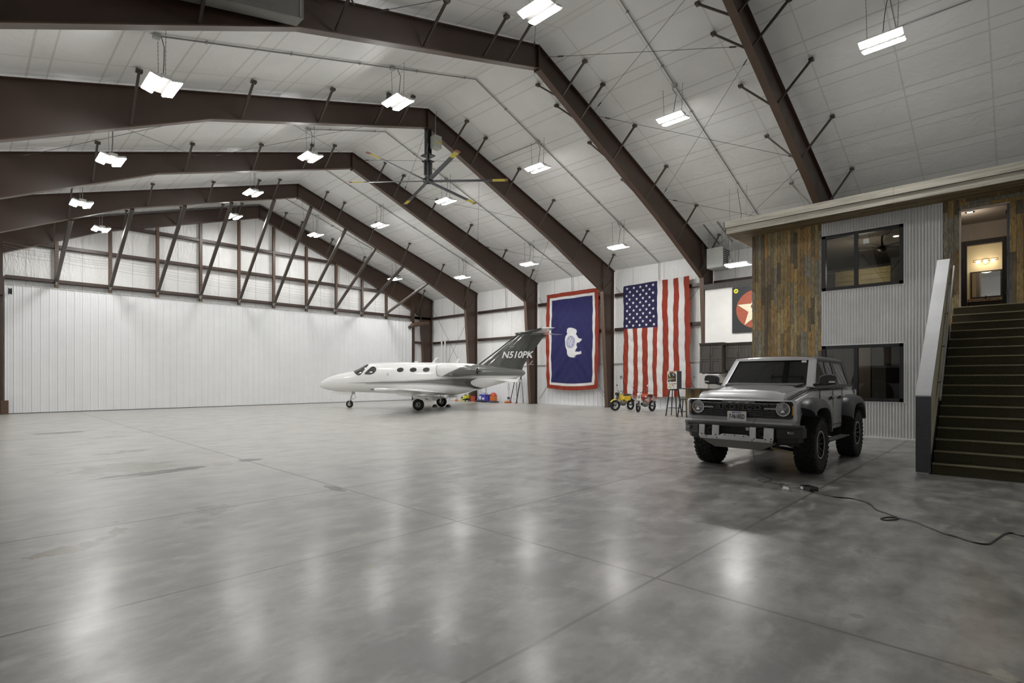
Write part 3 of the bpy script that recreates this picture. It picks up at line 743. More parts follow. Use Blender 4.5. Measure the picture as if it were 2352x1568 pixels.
def wy_paint(u, v):
    y = 21.27 - 3.8 * u; z = 1.02 + 5.76 * v
    du = min(21.27 - y, y - 17.47); dv = min(6.78 - z, z - 1.02)
    if du < .25 or dv < .24: return RED
    if du < .40 or dv < .38: return WHT
    if inside(y, z, BIS):
        r = math.hypot(y - 19.43, (z - 3.84) * .86)
        if r < .31:
            if r > .285 or (.205 < r < .225): return (.08, .09, .22)
            if r > .225:
                a = math.atan2(z - 3.84, y - 19.43); return (.25, .27, .40) if math.sin(a * 22) > -.2 else (.6, .6, .64)
            n = math.sin(y * 47 + math.sin(z * 31) * 2) * math.sin(z * 53 + y * 9)
            return (.22, .25, .38) if n > .05 else (.62, .62, .65)
        return (.66, .66, .66)
    return BLUE
cloth('flag', 'blue flag with a white bison, white and red border, hanging vertically on the wall', 'flag', 21.27, 17.47, 1.02, 6.78, wy_paint, 25.28, wy_disp)
for y0, y1, nm in ((15.8, 11.95, 'striped'), (21.3, 17.45, 'blue')):
    for e, s in ((y0, 1), (y1, -1)):
        sd = 'jet-side' if s > 0 else 'lodge-side'
        o_ = B(); tube(o_, [(25.25, e, 1.0 if nm == 'blue' else .85), (25.3, e + s * .55, .35)], .01, 5)
        tag(obj('tie_down_cord', o_, 'cable'), f'thin cord pulling down the lower {sd} corner of the {nm} flag', 'cord', 'flag tie-down cords')
# ---------------------------------------------------------------- the two-storey lodge
WX = 17.2            # its front wall plane
YA, YB, YC, YD = 6.1, 4.16, 1.45, 0.0
def f_x(X): return lambda a, d, z: (X - d, a, z)
def planks(name, X, y0, y1, z0, z1, w=.092, vertical=True, holes=(), parent=None, horiz_axis='y', seed=1, lo=.5, hi=1.3):
    rnd = random.Random(seed); bm = B(); cols = []
    PAL = [(.34, .205, .06), (.40, .26, .08), (.27, .165, .055), (.15, .10, .042), (.42, .29, .11), (.20, .15, .075), (.10, .075, .042), (.36, .19, .05), (.36, .27, .12), (.24, .22, .165)]
    def add(a0, a1, b0, b1):
        th = .012 + rnd.random() * .010; g = .0025
        c = rnd.choice(PAL if rnd.random() < .9 else PAL[-2:]); k = .8 + rnd.random() * .45; c = tuple(q * k for q in c)
        n0 = len(bm.verts)
        if vertical: box(bm, (X - th, a0 + g, b0 + g), (X, a1 - g, b1 - g))
        else: box(bm, (X - th, b0 + g, a0 + g), (X, b1 - g, a1 - g))
        cols.extend([c] * 8)
    A0, A1, B0, B1 = (y0, y1, z0, z1) if vertical else (z0, z1, y0, y1)
    n = max(1, int(round((A1 - A0) / w))); w = (A1 - A0) / n
    for i in range(n):
        a0 = A0 + i * w; a1 = a0 + w; b = B0 - rnd.random() * lo
        while b < B1:
            L = lo + rnd.random() * (hi - lo); b0, b1 = max(b, B0), min(b + L, B1); b += L
            if b1 - b0 < .03: continue
            add(a0, a1, b0, b1)
    o = obj(name, bm, 'barn', parent, smooth=False)
    at = o.data.color_attributes.new('paint', 'FLOAT_COLOR', 'POINT')
    for i, c in enumerate(cols): at.data[i].color = (*c, 1)
    return o
lod = thing('wall_lodge_front', 'two-storey lodge front of reclaimed planks and corrugated zinc under a whitewashed eave', 'wall', (WX, 3, 0)); lod['kind'] = 'structure'
lod_ = lod
planks('plank_cladding', WX, YB, YA, 0, 6.05, parent=lod, seed=3)['label'] = 'vertical reclaimed wood planks in mixed browns'
# corrugated sheets around the two windows
def corr(bm, y0, y1, z0, z1, pitch=.0676, amp=.017):
    n = int((y1 - y0) / pitch * 8)
    ys = [y0 + (y1 - y0) * i / n for i in range(n + 1)]
    d = [amp * (1 + math.sin(2 * PI * y / pitch)) for y in ys]
    lo = [bm.verts.new((WX - .004 - q, y, z0)) for y, q in zip(ys, d)]; hi = [bm.verts.new((WX - .004 - q, y, z1)) for y, q in zip(ys, d)]
    for k in range(n):
        bm.faces.new((lo[k], hi[k], hi[k + 1], lo[k + 1]))
bm = B()
W1, W2 = (2.25, 4.14, 4.10, 5.67), (2.25, 4.14, .98, 2.53)
corr(bm, YC, 2.25, 0, 6.05); corr(bm, 2.25, YB, 0, W2[2]); corr(bm, 2.25, YB, W2[3], W1[2]); corr(bm, 2.25, YB, W1[3], 6.05)
for q in range(22):
    z = (.5, 1.75, 3.4, 4.95)[q % 4]; y = 1.62 + .27 * (q // 4)
    if y > 2.2: z = 3.4
    ball(bm, (WX - .024, y, z), .012, 0, 1)
obj('corrugated_sheet', bm, 'corr', lod, ang=60)
bm = B()
for (a, b, c, d) in (W1, W2):
    for p, q in (((WX - .03, a - .035, c - .03), (WX - .0, a, d + .03)), ((WX - .03, a, d), (WX, b, d + .03)), ((WX - .03, a, c - .03), (WX, b + .01, c))): box(bm, p, q)
box(bm, (WX - .03, YB - .03, 0), (WX, YB, .98)); box(bm, (WX - .03, YB - .03, 2.56), (WX, YB, 4.07)); box(bm, (WX - .03, YB - .03, 5.7), (WX, YB, 6.05))
box(bm, (WX - .03, YC, 0), (WX - .0, YC + .02, 6.05)); box(bm, (WX - .035, YC, 0), (WX, YB, .03))
obj('sheet_trim', bm, 'white_metal', lod, smooth=False)
for i, (a, b, c, d) in enumerate((W1, W2)):
    bm = B(); F = .085
    box(bm, (WX - .05, a, c), (WX + .08, a + F, d)); box(bm, (WX - .05, b - F, c), (WX + .08, b, d)); box(bm, (WX - .05, a, c), (WX + .08, b, c + F)); box(bm, (WX - .05, a, d - F), (WX + .08, b, d))
    mid = (a + b) / 2 + .16 * 0 + .12
    box(bm, (WX - .06, mid - .045, c), (WX + .06, mid + .045, d))
    wn = struct(f'window_{i + 1}', bm, 'frame_black', smooth=False)
    tag(wn, ('upper' if i == 0 else 'lower') + ' black-framed sliding window in the corrugated lodge wall', 'window')
    bm = B(); box(bm, (WX + .005, a + F, c + F), (WX + .013, b - F, d - F)); obj('window_pane', bm, 'glass', wn, smooth=False)
    if i == 0:
        bm = B(); box(bm, (WX + .001, 3.02 + .0, 5.30), (WX + .004, 3.15, 5.43)); st = obj('window_sticker', bm, 'white_pl', wn, smooth=False)
# planks around the upstairs door opening
planks('plank_cladding', WX, 1.13, YC, 2.9, 6.05, w=.107, parent=lod, seed=5)
planks('plank_cladding', WX, -.02, .22, 3.15, 5.78, w=.12, parent=lod, seed=8)
planks('plank_cladding', WX, -.02, 1.13, 5.78, 6.05, w=.09, vertical=False, parent=lod, seed=9)
planks('plank_cladding', WX, .93, 1.13, 5.78, 5.79, parent=lod, seed=2)
# wall body behind the cladding, with window and door holes
bm = B()
def wl(y0, y1, z0, z1): box(bm, (WX, y0, z0), (WX + .14, y1, z1))
wl(4.14, YA, 0, 6.05); wl(1.13, 2.25, 0, 6.05); wl(2.25, 4.14, 0, .98); wl(2.25, 4.14, 2.53, 4.10); wl(2.25, 4.14, 5.67, 6.05)
wl(.22, 1.13, 0, 3.15); wl(.22, 1.13, 5.78, 6.05); wl(-2.4, .22, 0, 6.05)
obj('wall_core', bm, 'dark_int', lod, smooth=False)
# side, rear and inside of the lodge
bm = B(); box(bm, (WX + .14, YA - .14, 0), (24.2, YA, 6.05)); box(bm, (24.06, -2.4, 0), (24.2, YA - .14, 6.05)); box(bm, (WX + .14, -2.4, 0), (24.06, -2.26, 6.05))
struct('wall_lodge', bm, 'white_paint', smooth=False)
bm = B(); box(bm, (WX + .14, -2.26, 2.95), (24.06, YA - .14, 3.15)); struct('floor_upper', bm, 'carpet', smooth=False)
bm = B(); box(bm, (WX + .14, -2.26, 5.92), (24.06, YA - .14, 6.04)); struct('ceiling_upper', bm, 'hall_wall', smooth=False)
bm = B(); box(bm, (WX + .14, 1.30, 3.15), (19.6, 1.40, 5.92)); struct('wall_bedroom', bm, 'hall_wall', smooth=False)
# lit hall behind the door: far hall wall with a dark-cased inner doorway
HX = 19.6
bm = B()
def pt(px, py, X):   # where the line of sight through a pixel meets the plane x = X
    l = (px - 1176) / 1218; u = (869 - py) / 1218; s, c = math.sin(R(46.1)), math.cos(R(46.1))
    return ((c - l * s) * X / (s + l * c), 1.6 + u * X / (s + l * c))
iy1, iz1 = pt(2221, 565, HX); iy0, _ = pt(2302, 560, HX)
box(bm, (HX, iy1, 3.15), (HX + .1, 1.3, 5.92)); box(bm, (HX, -2.26, 3.15), (HX + .1, iy0, 5.92)); box(bm, (HX, iy0, iz1), (HX + .1, iy1, 5.92))
struct('wall_hall', bm, 'hall_wall', smooth=False)
bm = B(); c = .13
box(bm, (HX - .03, iy1, 3.15), (HX, iy1 + c, iz1 + c)); box(bm, (HX - .03, iy0 - c, 3.15), (HX, iy0, iz1 + c)); box(bm, (HX - .03, iy0, iz1), (HX, iy1, iz1 + c))
struct('trim_90', bm, 'dark_wood', smooth=False)
BX = 21.7
bm = B(); box(bm, (BX, -2.26, 3.15), (BX + .1, 2.2, 5.92)); box(bm, (HX + .1, 2.1, 3.15), (BX, 2.2, 5.92)); struct('wall_bathroom', bm, 'bath_wall', smooth=False)
# blue-grey door leaf swung open on the right of the opening + jambs
dr = thing('door_leaf', 'blue-grey door standing open at the top of the carpeted stairs', 'door', (WX + .14, .24, 3.16))
bm = B(); box(bm, (WX + .02, .225, 3.16), (WX + .75, .265, 5.76)); obj('leaf', bm, 'slate_door', dr, smooth=False)
bm = B(); [box(bm, (WX + .0, .265, z), (WX + .03, .285, z + .1)) for z in (3.6, 4.5, 5.5)]; obj('hinge', bm, 'black', dr, smooth=False)
bm = B(); box(bm, (WX - .02, 1.10, 3.16), (WX + .14, 1.13, 5.78)); box(bm, (WX - .02, .22, 5.755), (WX + .14, 1.13, 5.78))
struct('trim_91', bm, 'hall_wall', smooth=False)
# downlight
dl = thing('recessed_downlight', 'small round recessed downlight glowing in the upstairs hall ceiling', 'ceiling light', (18.3, .95, 5.92))
bm = B(); lathe(bm, [(.10, 5.905), (.10, 5.92), (.06, 5.92), (.06, 5.905)], (18.15, .98, 0), 'z', 20); obj('trim_ring', bm, 'black', dl)
bm = B(); lathe(bm, [(.001, 5.91), (.06, 5.91), (.06, 5.915)], (18.15, .98, 0), 'z', 16); obj('bulb', bm, 'down_bulb', dl)
# vanity with mirror and three-bulb bar
my1, mz1 = pt(2233, 628, BX); my0, _ = pt(2298, 620, BX); _, mz0 = pt(2235, 683, BX)
mi = thing('bathroom_mirror', 'wide black-framed mirror above the upstairs bathroom vanity', 'mirror', (BX, (my0 + my1) / 2, mz0))
bm = B(); box(bm, (BX - .02, my0, mz0), (BX - .012, my1, mz1)); obj('mirror_pane', bm, 'mirror', mi, smooth=False)
bm = B(); F = .04
for p, q in (((my0 - F, mz0 - F), (my0, mz1 + F)), ((my1, mz0 - F), (my1 + F, mz1 + F)), ((my0, mz0 - F), (my1, mz0)), ((my0, mz1), (my1, mz1 + F))): box(bm, (BX - .035, p[0], p[1]), (BX, q[0], q[1]))
obj('mirror_frame', bm, 'black', mi, smooth=False)
vt = pt(2250, 690, BX - .3)[1]
va = thing('bathroom_vanity', 'dark vanity cabinet with a speckled granite top in the upstairs bathroom', 'cabinet', (BX - .3, (my0 + my1) / 2, 3.3))
bm = B(); box(bm, (BX - .55, my0 - .3, 3.15), (BX, my1 + .3, vt - .06)); obj('cabinet_body', bm, 'dark_wood', va, smooth=False)
bm = B(); box(bm, (BX - .58, my0 - .32, vt - .06), (BX, my1 + .32, vt)); box(bm, (BX - .02, my0 - .3, vt), (BX - .0, my1 + .3, vt + .1)); obj('countertop', bm, 'granite', va, smooth=False)
bm = B(); tube(bm, [(BX - .15, (my0 + my1) / 2, vt), (BX - .15, (my0 + my1) / 2, vt + .14), (BX - .28, (my0 + my1) / 2, vt + .13)], .014, 8); obj('faucet', bm, 'black', va)
ly1, lz = pt(2236, 602, BX - .08); ly0, _ = pt(2292, 602, BX - .08)
vl = thing('vanity_light', 'black bar light with three warm glowing bulbs above the bathroom mirror', 'wall light', (BX - .08, (ly0 + ly1) / 2, lz))
bm = B(); zz = .055
for a, b in (((ly0, lz + zz), (ly1, lz + zz)), ((ly0, lz - .01), (ly1, lz - .01))): tube(bm, [(BX - .1, a[0], a[1]), (BX - .1, b[0], b[1])], .008, 6)
for yy in (ly0, ly1): tube(bm, [(BX - .1, yy, lz - .01), (BX - .1, yy, lz + zz)], .008, 6)
lathe(bm, [(.09, -.03), (.09, 0)], (BX - .0, (ly0 + ly1) / 2, lz), 'x', 20); box(bm, (BX - .1, (ly0 + ly1) / 2 - .02, lz), (BX, (ly0 + ly1) / 2 + .02, lz + .03)); obj('light_frame', bm, 'black', vl, smooth=False)
for q in range(3):
    bm = B(); ball(bm, (BX - .13, ly0 + (ly1 - ly0) * (.2 + .3 * q), lz - .02), .05); obj('bulb', bm, 'warm_bulb', vl)
# upstairs bedroom seen through the upper window: pine wainscot, small fan
pw = thing('pine_half_wall', 'half-height wall of yellow pine boards seen through the upper lodge window', 'half wall', (21.0, 3.2, 3.3))
bm = B()
for q in range(11): box(bm, (20.5, 3.02, 3.15 + q * .186), (20.54, 4.56, 3.33 + q * .186))
obj('pine_boards', bm, 'pine', pw, smooth=False)
bm = B(); box(bm, (20.4, 2.72, 3.15), (20.6, 3.0, 5.42)); box(bm, (20.4, 4.58, 3.15), (20.6, 4.8, 5.15)); obj('newel_post', bm, 'dark_wood', pw, smooth=False)
bf = thing('bedroom_ceiling_fan', 'small dark ceiling fan seen through the upper lodge window', 'ceiling fan', (19.2, 3.0, 5.6))
bm = B(); tube(bm, [(19.3, 3.05, 5.92), (19.3, 3.05, 5.6)], .03, 8); lathe(bm, [(.03, 5.64), (.13, 5.6), (.13, 5.5), (.05, 5.44)], (19.3, 3.05, 0), 'z', 16); obj('motor', bm, 'black', bf)
for q in range(5):
    bm = B(); mt = Matrix.Translation((19.3, 3.05, 5.56)) @ Matrix.Rotation(q * 2 * PI / 5 + .3, 4, 'Z'); box(bm, (.12, -.06, 0), (.7, .06, .012), mat=mt); obj('blade', bm, 'dark_wood', bf, smooth=False)
dl2 = thing('recessed_downlight', 'small round recessed downlight seen through the upper lodge window', 'ceiling light', (19.4, 2.6, 5.9))
bm = B(); lathe(bm, [(.10, 5.9), (.10, 5.92)], (19.6, 2.75, 0), 'z', 20); obj('trim_ring', bm, 'black', dl2)
bm = B(); lathe(bm, [(.001, 5.893), (.07, 5.893), (.07, 5.899)], (19.6, 2.75, 0), 'z', 16); obj('bulb', bm, 'down_bulb', dl2)
# downstairs room behind the lower window
bm = B(); box(bm, (19.9, 3.45, 0), (20.1, 3.85, 3.05)); tag(obj('interior_pillar', bm, 'hall_wall', smooth=False), 'pale wall end seen inside the lower lodge window', 'wall')
ct = thing('interior_cabinet', 'dark cabinet wall with panelled doors seen inside the lower lodge window', 'cabinet', (21.5, 2.5, 0))
bm = B(); box(bm, (21.5, .8, 0), (22.1, 3.3, 2.1)); obj('cabinet_body', bm, 'dark_wood', ct, smooth=False)
for q in range(4):
    bm = B(); box(bm, (21.47, .85 + q * .62, .9), (21.5, 1.42 + q * .62, 2.05)); obj('cabinet_door', bm, 'dark_wood', ct, smooth=False)

# eave: soffit + two fascia boards
ev = lod
EX = 16.4
rnd = random.Random(11); bm = B(); cols = []
PAL = [(.20, .13, .055), (.25, .17, .075), (.16, .11, .05), (.12, .09, .05), (.27, .2, .1)]
x = EX + .04
while x < WX + .02:
    y = -.3
    while y < 6.6:
        L = .5 + rnd.random() * 1.1; y1 = min(y + L, 6.6); n0 = len(bm.verts)
        box(bm, (x + .002, y + .002, 6.04), (x + .088, y1 - .002, 6.056)); k = .7 + rnd.random() * .5; c = rnd.choice(PAL); cols += [tuple(q * k for q in c)] * 8; y = y1
    x += .09
x = WX + .0
while x < 20:   # soffit of the end overhang
    y = YA
    box(bm, (x + .002, YA, 6.04), (x + .088, 6.6, 6.056)); k = .7 + rnd.random() * .5; c = rnd.choice(PAL); cols += [tuple(q * k for q in c)] * 8
    x += .09
so = obj('soffit', bm, 'barn', lod, smooth=False); at = so.data.color_attributes.new('paint', 'FLOAT_COLOR', 'POINT')
for i, c in enumerate(cols): at.data[i].color = (*c, 1)
so['label'] = 'reclaimed wood soffit boards'
bm = B()
for a, b in ((-.05, 2.35), (2.352, 4.9), (4.902, 6.63)):
    box(bm, (EX, a, 6.05), (EX + .04, b, 6.235)); box(bm, (EX - .03, a, 6.245), (EX + .04, b + (.03 if b > 6 else 0), 6.44))
box(bm, (EX, 6.6, 6.05), (20, 6.63, 6.235)); box(bm, (EX - .03, 6.63, 6.245), (20, 6.66, 6.44))
obj('fascia_board', bm, 'fascia', lod, smooth=False, bevel=.004)['label'] = 'whitewashed double fascia boards'
bm = B(); box(bm, (EX + .04, -2.3, 6.06), (24.3, 6.6, 6.38)); obj('flat_roof', bm, 'galv', lod, smooth=False)
bm = B(); box(bm, (EX - .0, -.32, 3.17), (WX, -.04, 6.42)); struct('wall_return', bm, 'white_paint', smooth=False)

# ---------------------------------------------------------------- carpeted stairs
st = thing('staircase', 'wide flight of olive-brown carpeted stairs climbing to the lodge door', 'stairs', (11.3, 0, 0))
NR, RI = 17, .1856; RUN = .2355; YS0, YS1 = -1.9, 1.09; ZL = NR * RI; XT = 11.3 + 16 * RUN
bm = B(); P2 = [(11.3, 0)]
for k in range(NR - 1): P2 += [(11.3 + k * RUN, RI * (k + 1)), (11.3 + (k + 1) * RUN, RI * (k + 1))]
P2 += [(XT, ZL), (WX - .03, ZL), (WX - .03, 0)]
prism(bm, P2, lambda a, b: (a, YS0, b), lambda a, b: (a, YS1, b)); fixn(bm)
obj('flight', bm, 'carpet', st, smooth=False)
for k in range(NR):
    xx = 11.3 + k * RUN; z = RI * (k + 1); bm = B()
    tube(bm, [(xx - .006, YS0, z - .013), (xx - .006, YS1, z - .013)], .016, 8); box(bm, (xx - .013, YS0, z - .006), (xx + .03, YS1, z + .003)); obj('stair_nosing', bm, 'carpet_edge', st, smooth=False)
gd = thing('stair_guard_wall', 'sloping stair guard with a brushed zinc cap and dark slate end post', 'stair guard', (11.28, 1.2, 0))
GX0, GX1, GZ0, GZ1 = 11.22, 14.45, 1.29, 4.10; G0, G1 = 1.10, 1.305
bm = B(); prism(bm, [(GX0 + .02, 0), (GX1, 0), (GX1, GZ1 - .02), (GX0 + .02, GZ0 - .02)], lambda a, b: (a, G0 + .02, b), lambda a, b: (a, G1 - .01, b)); fixn(bm); obj('guard_core', bm, 'corr', gd, smooth=False)
bm = B(); box(bm, (GX0, G0 - .0, .02), (GX0 + .03, G1 + .0, GZ0)); obj('end_post_panel', bm, 'slate', gd, smooth=False, bevel=.004)['label'] = 'dark slate grey end panel'
bm = B(); prism(bm, [(GX0 - .005, GZ0), (GX1, GZ1), (GX1, GZ1 + .025), (GX0 - .005, GZ0 + .025)], lambda a, b: (a, G0 - .004, b), lambda a, b: (a, G1 + .006, b)); fixn(bm); obj('sloping_cap', bm, 'cap', gd, smooth=False, bevel=.004)['label'] = 'brushed zinc sloping cap'
bm = B(); sl = (GZ1 - GZ0) / (GX1 - GX0)
for k in range(5):
    a = GX0 + .03 + k * (GX1 - GX0 - .04) / 5; b = a + (GX1 - GX0 - .04) / 5 - .022
    prism(bm, [(a, GZ0 - .03 + sl * (a - GX0) - .95), (b, GZ0 - .03 + sl * (b - GX0) - .95), (b, GZ0 - .01 + sl * (b - GX0)), (a, GZ0 - .01 + sl * (a - GX0))], lambda p, q: (p, G0 - .006, max(q, 0)), lambda p, q: (p, G0 + .015, max(q, 0)))
fixn(bm); obj('inner_panel', bm, 'tan_board', gd, smooth=False)['label'] = 'tan inner panels with black joints'
bm = B(); prism(bm, [(GX0 + .02, 0), (GX1, 0), (GX1, GZ1 - .03), (GX0 + .02, GZ0 - .03)], lambda a, b: (a, G0 + .004, b), lambda a, b: (a, G0 + .03, b)); fixn(bm); obj('inner_backing', bm, 'black', gd, smooth=False)
hr = thing('stair_handrail', 'flat grey metal handrail running down the inside of the stair guard', 'handrail', (13, 1.04, 2.5))
hp = [(11.85, 1.035, 1.24), (14.5, 1.035, 3.95)]
bm = B(); bar(bm, hp[0], hp[1], .028, .085); obj('rail', bm, 'cap', hr, smooth=False, bevel=.006)
for k in range(4):
    u = (k + .5) / 4; a = Vector(hp[0]).lerp(Vector(hp[1]), u); bm = B(); tube(bm, [a, a + Vector((0, .03, -.05)), a + Vector((0, .07, -.05))], .009, 6); obj('rail_bracket', bm, 'black', hr)

# ---------------------------------------------------------------- kitchen corner
KX = 24.2
bm = B(); box(bm, (KX, YA, 0), (KX + .12, 10.72, 5.9)); struct('wall_kitchen', bm, 'white_paint', smooth=False)
bm = B(); box(bm, (KX - .12, YA, 5.74), (KX + .16, 10.74, 5.98)); struct('trim_92', bm, 'dark_wood', smooth=False)
def cabinet(y0, y1, z0, z1, depth, label):
    t = thing('wall_cabinet', label, 'cabinet', (KX - depth / 2, (y0 + y1) / 2, z0), 0, 'stained kitchen wall cabinets')
    x = KX - depth
    bm = B(); box(bm, (x, y0, z0), (KX, y1, z1 - .12)); obj('cabinet_box', bm, 'dark_wood', t, smooth=False)
    bm = B(); prism(bm, [(x - .01, z1 - .14), (x - .07, z1 - .03), (x - .07, z1), (KX, z1), (KX, z1 - .14)], lambda a, b: (a, y0 - .05, b), lambda a, b: (a, y1 + .0, b)); fixn(bm); obj('crown_moulding', bm, 'dark_wood', t, smooth=False)
    w2 = (y1 - y0) / 2; hm = (z0 + z1 - .14) / 2
    for i in range(2):
        for (za, zb_) in ((z0 + .02, hm - .01), (hm + .01, z1 - .16)):
            a, b = y0 + i * w2 + .012, y0 + (i + 1) * w2 - .012; f = .07
            bm = B(); box(bm, (x - .012, a, za), (x, b, zb_))
            for p, q in (((a, za), (a + f, zb_)), ((b - f, za), (b, zb_)), ((a + f, za), (b - f, za + f)), ((a + f, zb_ - f), (b - f, zb_))): box(bm, (x - .028, p[0], p[1]), (x - .012, q[0], q[1]))
            d = obj('cabinet_door', bm, 'dark_wood', t, smooth=False)
            bm = B(); yy = b - .035 if i == 0 else a + .035; zc = za + .1
            tube(bm, [(x - .03, yy, zc), (x - .055, yy, zc + .01), (x - .055, yy, zc + .13), (x - .03, yy, zc + .14)], .007, 6); obj('handle', bm, 'black', d)
cabinet(9.66, 10.70, 1.85, 3.22, .62, 'grey-brown four-door wall cabinet next to the frame column, over the fridge')
cabinet(8.45, 9.62, 1.95, 3.20, .36, 'shallower grey-brown wall cabinet half hidden behind the truck cabin')
cabinet(7.25, 8.43, 1.95, 3.20, .36, 'shallower grey-brown wall cabinet beside the lodge plank wall')
fr = thing('refrigerator', 'stainless steel french-door refrigerator under the corner cabinet', 'refrigerator', (KX - .4, 10.2, 0))
bm = B(); box(bm, (KX - .72, 9.72, .0), (KX - .02, 10.66, 1.80)); obj('fridge_body', bm, 'duct', fr, smooth=False)
for a, b in ((9.725, 10.185), (10.195, 10.655)):
    bm = B(); box(bm, (KX - .77, a, .75), (KX - .72, b, 1.79)); d = obj('fridge_door', bm, 'stainless', fr, smooth=False, bevel=.01)
    bm = B(); yy = b - .05 if a < 10 else a + .05; tube(bm, [(KX - .78, yy, .95), (KX - .83, yy, .98), (KX - .83, yy, 1.6), (KX - .78, yy, 1.63)], .012, 8); obj('handle', bm, 'alu', d)
bm = B(); box(bm, (KX - .77, 9.725, .08), (KX - .72, 10.655, .73)); obj('freezer_drawer', bm, 'stainless', fr, smooth=False, bevel=.01)
kc = thing('kitchen_counter', 'dark base cabinets with a stone top along the kitchen wall', 'counter', (KX - .3, 8, 0))
bm = B(); box(bm, (KX - .6, 6.3, .0), (KX - .02, 9.68, .88)); obj('base_cabinet', bm, 'dark_wood', kc, smooth=False)
bm = B(); box(bm, (KX - .64, 6.3, .88), (KX - .02, 9.7, .92)); obj('countertop', bm, 'granite', kc, smooth=False)
bm = B(); box(bm, (KX - .03, 6.3, .92), (KX - .02, 9.7, 1.9)); obj('backsplash', bm, 'hall_wall', kc, smooth=False)
# round star sign in a square black board
sg = thing('star_sign', 'square black wall sign with red disc and cream star, half hidden by planks', 'sign', (KX - .06, 8.41, 4.68))
cy, cz, S = 8.41, 4.68, 1.03
bm = B(); box(bm, (KX - .07, cy - S, cz - S), (KX, cy + S, cz + S)); obj('sign_board', bm, 'sign_black', sg, smooth=False, bevel=.01)
def flat(bm, pts, x, mi=0):
    vs = [bm.verts.new((x, a, b)) for a, b in pts]; c = (sum(a for a, b in pts) / len(pts), sum(b for a, b in pts) / len(pts)); ce = bm.verts.new((x, *c))
    for i in range(len(vs)): f = bm.faces.new((ce, vs[i], vs[(i + 1) % len(vs)])); f.material_index = mi
bm = B(); flat(bm, [(cy + .84 * math.cos(q * PI / 36), cz - .02 + .84 * math.sin(q * PI / 36)) for q in range(72)], KX - .074); obj('red_disc', bm, 'sign_red', sg, smooth=False)
bm = B(); flat(bm, [(cy - (.82 if q % 2 == 0 else .32) * math.sin(q * PI / 5), cz - .04 + (.82 if q % 2 == 0 else .32) * math.cos(q * PI / 5)) for q in range(10)], KX - .078); obj('cream_star', bm, 'cream', sg, smooth=False)
bm = B(); box(bm, (KX - .083, cy - .20, cz + .03), (KX - .079, cy + .20, cz + .16)); box(bm, (KX - .083, cy - .06, cz - .28), (KX - .079, cy + .06, cz + .03)); obj('red_letter', bm, 'sign_red', sg, smooth=False)
bm = B(); flat(bm, [(9.26 + .10 * math.cos(q * PI / 12), 5.52 + .10 * math.sin(q * PI / 12)) for q in range(24)], KX - .078); bd = obj('round_badge', bm, 'sign_yellow', sg, smooth=False)
bm = B(); flat(bm, [(9.33, 5.48), (9.30, 5.52), (9.25, 5.55), (9.2, 5.54), (9.19, 5.52), (9.23, 5.51), (9.22, 5.48), (9.25, 5.5), (9.29, 5.49)], KX - .082); obj('badge_animal', bm, 'sign_black', bd, smooth=False)
# hanging heater units
def heater(x0, x1, y0, y1, z0, z1, label):
    t = thing('unit_heater', label, 'heater', ((x0 + x1) / 2, (y0 + y1) / 2, z0), 0, 'hanging unit heaters')
    bm = B(); box(bm, (x0, y0, z0), (x1, y1, z1)); obj('heater_case', bm, 'duct', t, smooth=False, bevel=.01)
    bm = B(); box(bm, (x0 + .06, y0 - .012, z0 + .06), (x1 - .06, y0 - .002, z1 - .06)); obj('grille_recess', bm, 'black', t, smooth=False)
    bm = B()
    for q in range(9): z = z0 + .09 + q * (z1 - z0 - .18) / 8; box(bm, (x0 + .06, y0 - .05, z - .004), (x1 - .06, y0 - .012, z + .012))
    obj('louvre', bm, 'duct', t, smooth=False)
    bm = B()
    for xx in (x0 + .08, x1 - .08):
        for yy in (y0 + .06, y1 - .06): tube(bm, [(xx, yy, z1), (xx, yy, zceil(xx) - .02)], .007, 5)
    obj('threaded_rod', bm, 'conduit', t)
    bm = B()
    for yy in (y0 + .06, y1 - .06): xa = x0 - .45; bar(bm, (xa, yy, zceil(xa) - .05), (x1 + .3, yy, zceil(x1 + .3) - .05), .041, .041)
    obj('strut_channel', bm, 'conduit', t, smooth=False)
    bm = B(); tube(bm, [(x0 + .4, y0 - .1, z0 + .5), (x0 + .42, y0 - .13, z0 + .25), (x0 + .55, y0 - .12, z0 + .2)], .02, 6); box(bm, (x0 + .5, y0 - .18, z0 + .2), (x0 + .7, y0 - .05, z0 + .38)); obj('gas_valve', bm, 'galv', t, smooth=False)
heater(23.55, 24.45, 9.62, 10.36, 6.6, 7.5, 'pale grey hanging unit heater beside the frame column above the kitchen')
heater(23.7, 24.6, 7.3, 8.3, 6.55, 7.2, 'hanging unit heater partly hidden behind the kitchen light and plank wall')

